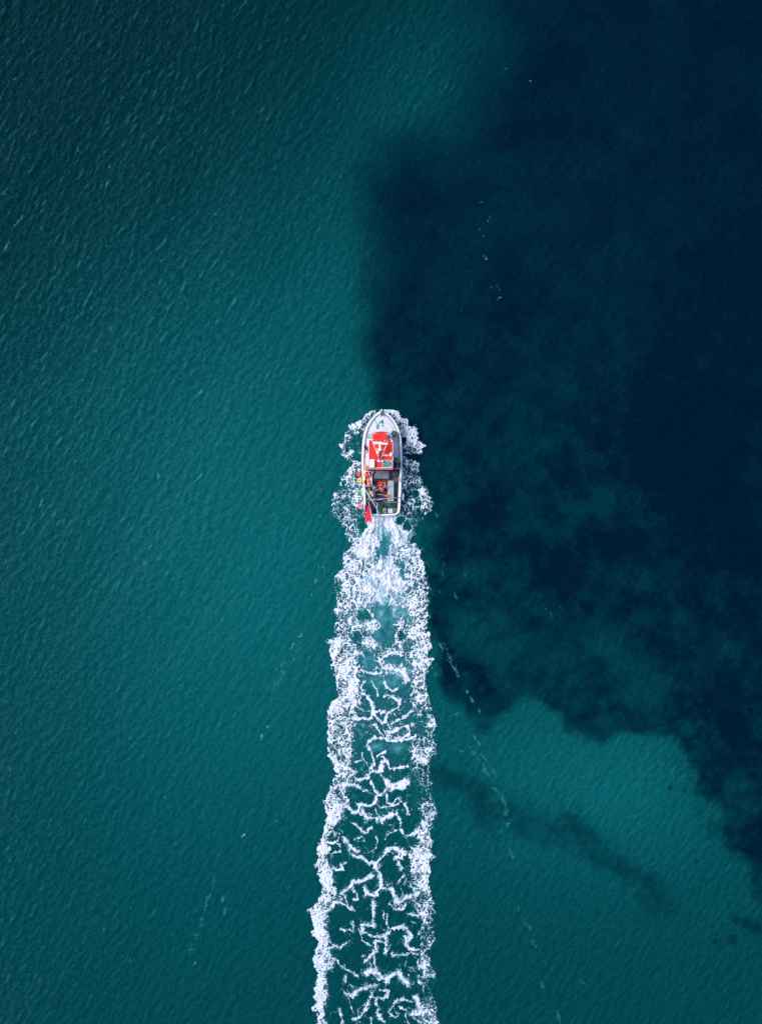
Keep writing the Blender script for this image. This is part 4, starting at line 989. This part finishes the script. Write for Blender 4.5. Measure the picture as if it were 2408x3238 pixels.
# ------------------------------------------------------------------ gear lying on or hanging from the boat
def buoy(u, v, z, r, mat, label, cat='buoy', group=None, axis=(0, 0, 1), name='buoy', eye='black', squash=1.0):
    e = empty(name, at(u, v, z), label, cat, group); c = at(u, v, z)
    prof = [(r * .16, -1.0 * r * squash)] + [(r * math.sin(math.pi * t), -r * squash * math.cos(math.pi * t)) for t in (.1, .2, .3, .4, .5, .6, .7, .8, .88)] + [(r * .18, r * squash * 1.02), (r * .15, r * 1.2 * squash), (0, r * 1.22 * squash)]
    b = MB(); b.lathe(c, prof, axis, 20); b.build('float_body', mat, e)
    ax = Vector(axis).normalized(); b = MB(); b.lathe(c + ax * r * 1.16 * squash, [(r * .22, 0), (r * .22, r * .12), (r * .1, r * .18)], axis, 12); b.build('eye', M[eye], e)
    return e
DKB = 'floats stowed on the port side of the deck'
buoy(616, 1005, 1.05, .27, M['coral'], 'big coral red round float foremost in the port rail frame', group=DKB, axis=(.3, 1, .4))
buoy(626, 1077, 1.05, .22, M['pink'], 'bleached coral float between two others in the port rail frame', group=DKB, axis=(.2, 1, .3))
buoy(634, 1128, 1.05, .23, M['pink'], 'rearmost bleached coral float at the back of the port rail frame', group=DKB, axis=(-.2, -1, .4))
buoy(604, 928, 1.35, .19, M['orange'], 'pointed orange red float beside the aft corner of the red roof', group=DKB, axis=(-.1, 1, .5), squash=1.35)
buoy(1042, 1058, .85, .10, M['coral'], 'tiny crimson float against the starboard bulwark', group=None, axis=(1, .2, .2))
HG = 'floats hung outside the hull on the port side'
buoy(505, 998, .62, .25, M['coral'], 'coral red float hanging outside the port side just forward of a yellow float', group=HG, axis=(1, .2, .3))
def ring_buoy(u, v, z, mat, label, r=.17, rr=.09):
    e = empty('ring_float', at(u, v, z), label, 'buoy', HG); c = at(u, v, z)
    b = MB(); b.tube([c + Vector((math.cos(a) * r * .9, math.sin(a) * r, math.cos(a) * r * .5)) for a in [2 * math.pi * k / 20 for k in range(20)]], rr, 10, closed=True); b.build('ring', mat, e)
    b = MB(); b.tube(arc_pts([c + Vector((.02, 0, .02)), c + Vector((.15, .05, .22)), at(548, v - 4, 1.1)], 4), .018, 6); b.build('lanyard', M['rope'], e)
    return e
ring_buoy(512, 1083, .75, M['yellow'], 'yellow ring shaped float with a dark hole hanging outside the port side')
ring_buoy(519, 1438, .75, M['pink'], 'pink curled ring float hanging outside the port quarter', .19, .085)
for (u, v, mt, lb, ax) in [(575, 1062, 'cream', 'white cream oval float hung on the front of the port rail', (0, 1, .2)), (563, 1102, 'yellow', 'pale yellow oval float lying along the port gunwale', (.1, 1, .1)),
                           (584, 963, 'cream', 'peach oval float tied beside the port gunwale near the cabin', (0, 1, .3)), (588, 887, 'yellow', 'small yellow pointed float on the port side deck by the roof corner', (.1, 1, .3)),
                           (663, 1066, 'cream', 'long pale oval float hung on the inner bar of the port frame', (-.2, 1, .1)), (663, 1252, 'cream', 'forward cream yellow oval float clipped to the hauler', (.5, 1, .2)), (683, 1285, 'cream', 'aft cream yellow oval float clipped to the hauler', (.1, 1, .2))]:
    buoy(u, v, 1.38, .105, M[mt], lb, group='small oval floats tied along the port side', axis=ax, name='oval_float', squash=1.7, eye='rope')
def fender(u, v, z, r, L, mat, label, tilt=.05):
    e = empty('fender', at(u, v, z), label, 'fender', 'fenders hung over the sides'); c = at(u, v, z)
    b = MB(); b.lathe(c - Vector((0, L / 2, 0)), [(r * .3, 0), (r * .8, L * .06), (r, L * .16), (r, L * .84), (r * .8, L * .94), (r * .3, L), (0, L * 1.02)], (tilt, 1, .05), 16); b.build('fender_body', mat, e)
    b = MB(); b.tube(arc_pts([c + Vector((tilt * L / 2, L / 2, .02)), c + Vector((tilt * L / 2, L / 2 + .12, .2)), at(550 if u < 800 else 1074, v - 60, 1.12)], 4), .016, 6); b.build('lanyard', M['rope'], e)
fender(548, 1244, .95, .125, .78, M['lime'], 'light green fender hung over the port gunwale', -.04)
fender(1097, 1312, .75, .10, .62, M['white'], 'white fender hung over the starboard quarter', .08)
fender(1062, 1083, 1.15, .07, .34, M['palegrey'], 'short pale fender resting on the starboard gunwale', 0)
# pen full of floats
r_ = random.Random(3)
spots = [(780, 1120, .19, 'coral', 'coral red float in the forward port corner of the brown pen'), (818, 1112, .17, 'coral', 'dark coral float against the front board of the brown pen'), (855, 1118, .15, 'orange', 'orange float in the forward starboard corner of the brown pen'),
         (862, 1152, .13, 'orange', 'small orange float against the grey table inside the brown pen'), (802, 1148, .13, 'pink', 'pink float in the middle of the brown pen'), (768, 1160, .15, 'orange', 'orange red float on the port side of the brown pen'),
         (838, 1160, .09, 'turq', 'little teal float among the red ones in the brown pen'), (790, 1188, .15, 'orange', 'orange float in the after part of the brown pen under the crossed poles'), (815, 1212, .22, 'coral', 'large crimson float at the back edge of the brown pen')]
for (u, v, r, mt, lb) in spots: buoy(u, v, .82 + r * .3 + (.1 if r > .2 else 0), r, M[mt], lb, group='floats heaped in the open pen', axis=(r_.uniform(-1, 1), r_.uniform(-1, 1), .6))
# tub on the foredeck
e = empty('fish_tub', at(980, 452, 1.32), 'round grey green tub on the foredeck beside the wheelhouse', 'tub')
b = MB(); b.lathe(at(980, 452, 1.32), [(.23, 0), (.29, .38), (.31, .40), (.31, .43), (.27, .43), (.22, .06), (0, .06)], seg=28); b.build('tub_shell', M['tub'], e)
b = MB(); b.lathe(at(980, 452, 1.32), [(.24, .3), (.255, .36), (.15, .39), (0, .40)], seg=24); b.build('tub_contents', net_mat('grey_green_netting', (.16, .21, .19), (.06, .08, .08), 18), e)
# anchor rope on the foredeck
def rope(name, pts, r, mat, label, cat='rope', n=6):
    b = MB(); b.tube(arc_pts([at(*p) for p in pts], n), r, 6); return tag(b.build(name, mat), label, cat)
rope('mooring_rope', [(800, 190, 1.80), (796, 240, 1.62), (790, 280, 1.58), (778, 300, 1.56), (757, 325, 1.54), (738, 352, 1.52), (752, 372, 1.51), (768, 355, 1.52), (760, 335, 1.56), (772, 300, 1.6), (780, 262, 1.62), (776, 228, 1.66), (752, 215, 1.66), (722, 232, 1.64), (714, 256, 1.62), (732, 282, 1.60), (744, 312, 1.56), (740, 340, 1.56), (746, 366, 1.55), (760, 362, 1.56)],
     .038, M['turq'], 'turquoise rope lying in loops on the white foredeck')
rope('anchor_warp', [(812, 178, 1.86), (814, 205, 1.70), (822, 240, 1.68), (828, 285, 1.62), (812, 312, 1.60), (806, 325, 1.62)], .03, M['turq'], 'teal anchor warp running from the bow roller to the mooring bitt')
# roof load
e = empty('liferaft_case', at(681, 850, RZ + .06), 'long white case strapped to the port aft corner of the red roof', 'case')
b = MB(); b.box(at(681, 850, RZ + .20), (62 * UM, 108 * UM, .26), 0, .05); b.build('case_body', M['white'], e)
for v in (826, 868):
    b = MB(); b.box(at(683, v, RZ + .335), (.30, .025, .012)); b.build('strap', M['palegrey'], e)
e = empty('roof_tray', at(886, 858, RZ + .05), 'white tray holding a turquoise net on the aft end of the red roof', 'tray')
b = MB(); strip(b, [at(823, 808, RZ + .06), at(948, 808, RZ + .06), at(948, 906, RZ + .06), at(823, 906, RZ + .06)], .035, .16, True); b.box(at(886, 857, RZ + .08), (.86, .66, .03)); b.build('tray_frame', pmat('cream_tray_paint', (.80, .78, .62), .5), e)
b = MB(); b.mound(at(883, 857, RZ + .10), (.80, .62), .26, 4, .5)
tag(b.build('folded_net', M['tealnet']), 'turquoise net heaped in the tray on the wheelhouse roof', 'net')
rope('coiled_line', [(870, 830, RZ + .36), (900, 835, RZ + .40), (915, 860, RZ + .38), (890, 875, RZ + .38), (868, 860, RZ + .38), (885, 842, RZ + .42), (905, 850, RZ + .42), (925, 885, RZ + .34), (890, 898, RZ + .34)], .022, M['rope'], 'thin pale line coiled on top of the turquoise roof net')
# stern gear
def heap(name, u, v, z, w, l, h, mat, label, cat='net', seed=1, rz=0, rough=.45, lines=0, lm=None):
    b = MB(); b.mound(at(u, v, z), (w * UM, l * UM), h, seed, rough, rz=rz)
    o = b.build(name, mat); tag(o, label, cat)
    if lines:
        e = empty(name, at(u, v, z), label, cat); bpy.data.objects.remove(o)
        b2 = b.build('heap_body', mat, e)
        q = MB(); rr = random.Random(seed)
        for _ in range(lines):
            cx, cy = rr.uniform(-.3, .3) * w, rr.uniform(-.3, .3) * l; ra, rb = rr.uniform(.08, .24) * w, rr.uniform(.08, .24) * l; ph = rr.uniform(0, 6)
            q.tube([at(u + cx + ra * math.cos(a + ph), v + cy + rb * math.sin(a), z + h * (.95 + .12 * math.sin(2 * a + ph)) * (1 - ((cx / w) ** 2 + (cy / l) ** 2) * 1.6)) for a in [2 * math.pi * k / 14 for k in range(14)]], .014, 5, closed=True)
        q.build('rope_loops', lm or mat, e)
heap('fishing_net', 698, 1468, .5, 92, 165, .62, M['bluenet'], 'dark navy net heaped on the port side of the stern', seed=2, lines=8, lm=M['blue'])
heap('fishing_net', 808, 1468, .5, 82, 150, .70, M['greennet'], 'bright green net heaped at the middle of the stern', seed=3, lines=8, lm=pmat('green_twine', (.04, .34, .16), .8))
heap('fishing_net', 952, 1420, .5, 180, 66, .66, M['seanet'], 'sea green net filling the forward part of the starboard stern pen', seed=4, lines=9, lm=pmat('sea_green_twine', (.02, .28, .22), .8))
heap('tangled_rope', 848, 1500, .9, 62, 90, .42, M['tan'], 'tan rope and twine tangled over the green net', 'rope', seed=5, lines=10, lm=pmat('tan_twine', (.60, .56, .34), .8))
heap('blue_tarpaulin', 735, 1262, .5, 48, 130, .5, M['blue'], 'crumpled royal blue tarpaulin amidships behind the red floats', 'tarpaulin', seed=6)
heap('blue_tarpaulin', 780, 1362, .5, 130, 40, .55, M['blue'], 'blue tarpaulin bunched under the stern crossbar', 'tarpaulin', seed=7)
heap('muddy_tarpaulin', 1000, 985, .5, 130, 95, .5, M['tarp'], 'muddy grey tarpaulin heaped beside the grey hatch', 'tarpaulin', seed=8)
heap('canvas_bundle', 600, 1352, .55, 56, 70, .4, net_mat('green_grey_canvas', (.34, .36, .28), (.14, .15, .11), 9), 'faded green canvas bundle on the port table end', 'canvas', seed=9)
heap('oilskins', 900, 1296, 1.02, 92, 40, .16, M['cloth'], 'orange oilskins thrown over the pale grey table', 'oilskins', seed=10, rough=.7)
heap('weed_pile', 905, 1345, .5, 70, 30, .4, net_mat('brown_weed', (.14, .10, .08), (.03, .03, .03), 12), 'brown weed swept under the stern crossbar', 'weed', seed=11)
b = MB(); b.box(at(592, 1470, .85), (.24, .72, .6), 0, .03); tag(b.build('purple_crate', M['purple']), 'purple plastic crate under the red flag', 'crate')
def crate(u, v, z, w, l, h, mat, label):
    e = empty('crate', at(u, v, z), label, 'crate', 'crates in the stern'); c = at(u, v, z + h / 2); W, L = w * UM, l * UM; b = MB(); t = .035
    for dx, dy, sx, sy in ((-W / 2 + t / 2, 0, t, L), (W / 2 - t / 2, 0, t, L), (0, L / 2 - t / 2, W - 2 * t, t), (0, -L / 2 + t / 2, W - 2 * t, t)): b.box(c + Vector((dx, dy, 0)), (sx, sy, h), 0, .006)
    b.box(c - Vector((0, 0, h * .1)), (W - 2 * t, L - 2 * t, .03)); b.build('crate_box', mat, e); return e, c, W, L, h
e, c, W, L, h = crate(928, 1503, .55, 74, 66, .52, pmat('mauve_grey_plastic', (.34, .30, .38), .5), 'pale mauve crate with a white lid in the starboard stern pen')
b = MB(); b.box(c + Vector((0, 0, h / 2 + .02)), (W * .86, L * .9, .04), .03, .01); b.build('lid', pmat('pale_lid', (.58, .57, .66), .4), e)
e, c, W, L, h = crate(1002, 1495, .55, 74, 70, .5, M['wood'], 'brown slatted crate in the starboard corner of the stern')
for i in range(4):
    b = MB(); b.box(c + Vector((0, -L / 2 + .09 + i * L * .22, h / 2 + .012)), (W * .92, .06, .02), .02 * (i - 1), .004); b.build('slat', M['tan'], e)
e, c, W, L, h = crate(884, 1515, .5, 26, 60, .45, pmat('plum_plastic', (.16, .07, .13), .5), 'narrow plum crate between the tangled rope and the mauve crate')
e, c, W, L, h = crate(824, 1270, .5, 100, 76, .34, pmat('charcoal_plastic', (.06, .065, .08), .6), 'charcoal fish crate standing behind the pen of red floats')
# poles
def pole(pts, r, mat, label, tip=None):
    e = empty('pole', at(*pts[0]), label, 'pole'); b = MB(); b.tube([at(*p) for p in pts], r, 8, r2=r * .7); b.build('shaft', mat, e)
    b = MB(); a, c = at(*pts[-2]), at(*pts[-1]); d = (c - a).normalized()
    b.tube([c, c + d * .10, c + d * .16 + Vector((-d.y, d.x, 0)) * .06], r * .7, 6); b.tube([c, c + d * .14 - Vector((-d.y, d.x, 0)) * .05], r * .6, 6); b.build('hook', M['steel'], e)
pole([(715, 1228, 1.25), (905, 1156, 1.32)], .03, M['bluepole'], 'lilac and blue boathook lying across the pen and the grey table')
pole([(712, 1194, 1.3), (884, 1178, 1.25)], .022, M['pinkpole'], 'thin pink pole lying across the pen of red floats')
pole([(748, 1272, 1.0), (862, 1290, 1.05)], .024, M['rope'], 'short pale pole behind the pen pointing at the orange oilskins')
pole([(690, 1340, 1.45), (830, 1362, 1.3)], .02, pmat('lilac_pole', (.45, .30, .50), .5), 'lilac pole lying under the stern crossbar')
b = MB(); b.lathe(at(672, 1352, 1.4), [(.05, 0), (.055, .02), (.055, .24), (.03, .26)], (1, .18, 0), 12); tag(b.build('hand_lamp', M['cream']), 'cream hand lamp on the port end of the stern crossbar', 'lamp')
# the red flag on its staff trailing over the port quarter
e = empty('signal_flag', at(640, 1420, 1.5), 'red swallow tailed flag blown back over the port quarter', 'flag')
b = MB(); b.tube(arc_pts([at(622, 1385, 1.2), at(642, 1425, 1.6), at(655, 1500, 1.75), at(664, 1600, 1.7), at(640, 1648, 1.65)], 5), .022, 8); b.build('staff', pmat('pale_green_staff', (.70, .76, .62), .5), e)
prof = [(1430, 612, 634), (1450, 607, 640), (1480, 600, 645), (1510, 596, 651), (1535, 592, 656), (1550, 578, 659), (1575, 576, 662), (1595, 584, 660), (1615, 592, 656), (1630, 592, 654), (1642, 588, 650)]
nx = 12
def fsurf(u, v):
    return at(u, v, 1.72 + .09 * math.sin((v - 1420) / 24 + u * .03) + .05 * math.sin(u * .14 + v * .03))
V = []; F = []
for (v, a, c) in prof:
    for j in range(nx): V.append(fsurf(a + (c - a) * j / (nx - 1), v))
for i in range(len(prof) - 1):
    for j in range(nx - 1): F.append((i * nx + j, i * nx + j + 1, (i + 1) * nx + j + 1, (i + 1) * nx + j))
o = len(V)   # two tails
for (pts) in ([(588, 1642), (622, 1642), (586, 1662), (606, 1660), (582, 1678), (590, 1684)], [(640, 1642), (655, 1625), (655, 1650), (672, 1640), (680, 1668), (692, 1676)]):
    k0 = len(V)
    for q in pts: V.append(fsurf(*q))
    F += [(k0, k0 + 1, k0 + 3, k0 + 2), (k0 + 2, k0 + 3, k0 + 5, k0 + 4)]
n0 = len(V); V2 = V + [p - Vector((0, 0, .012)) for p in V]; F2 = F + [tuple(i + n0 for i in f[::-1]) for f in F]
b = MB(); b.add(V2, F2, True); b.build('flag_cloth', M['flag'], e)
rope('stern_line', [(632, 1395, 1.1), (650, 1450, 1.2), (668, 1540, 1.18), (672, 1562, 1.14)], .02, pmat('lime_rope', (.45, .75, .25), .8), 'thin lime green line along the port quarter to the stern')
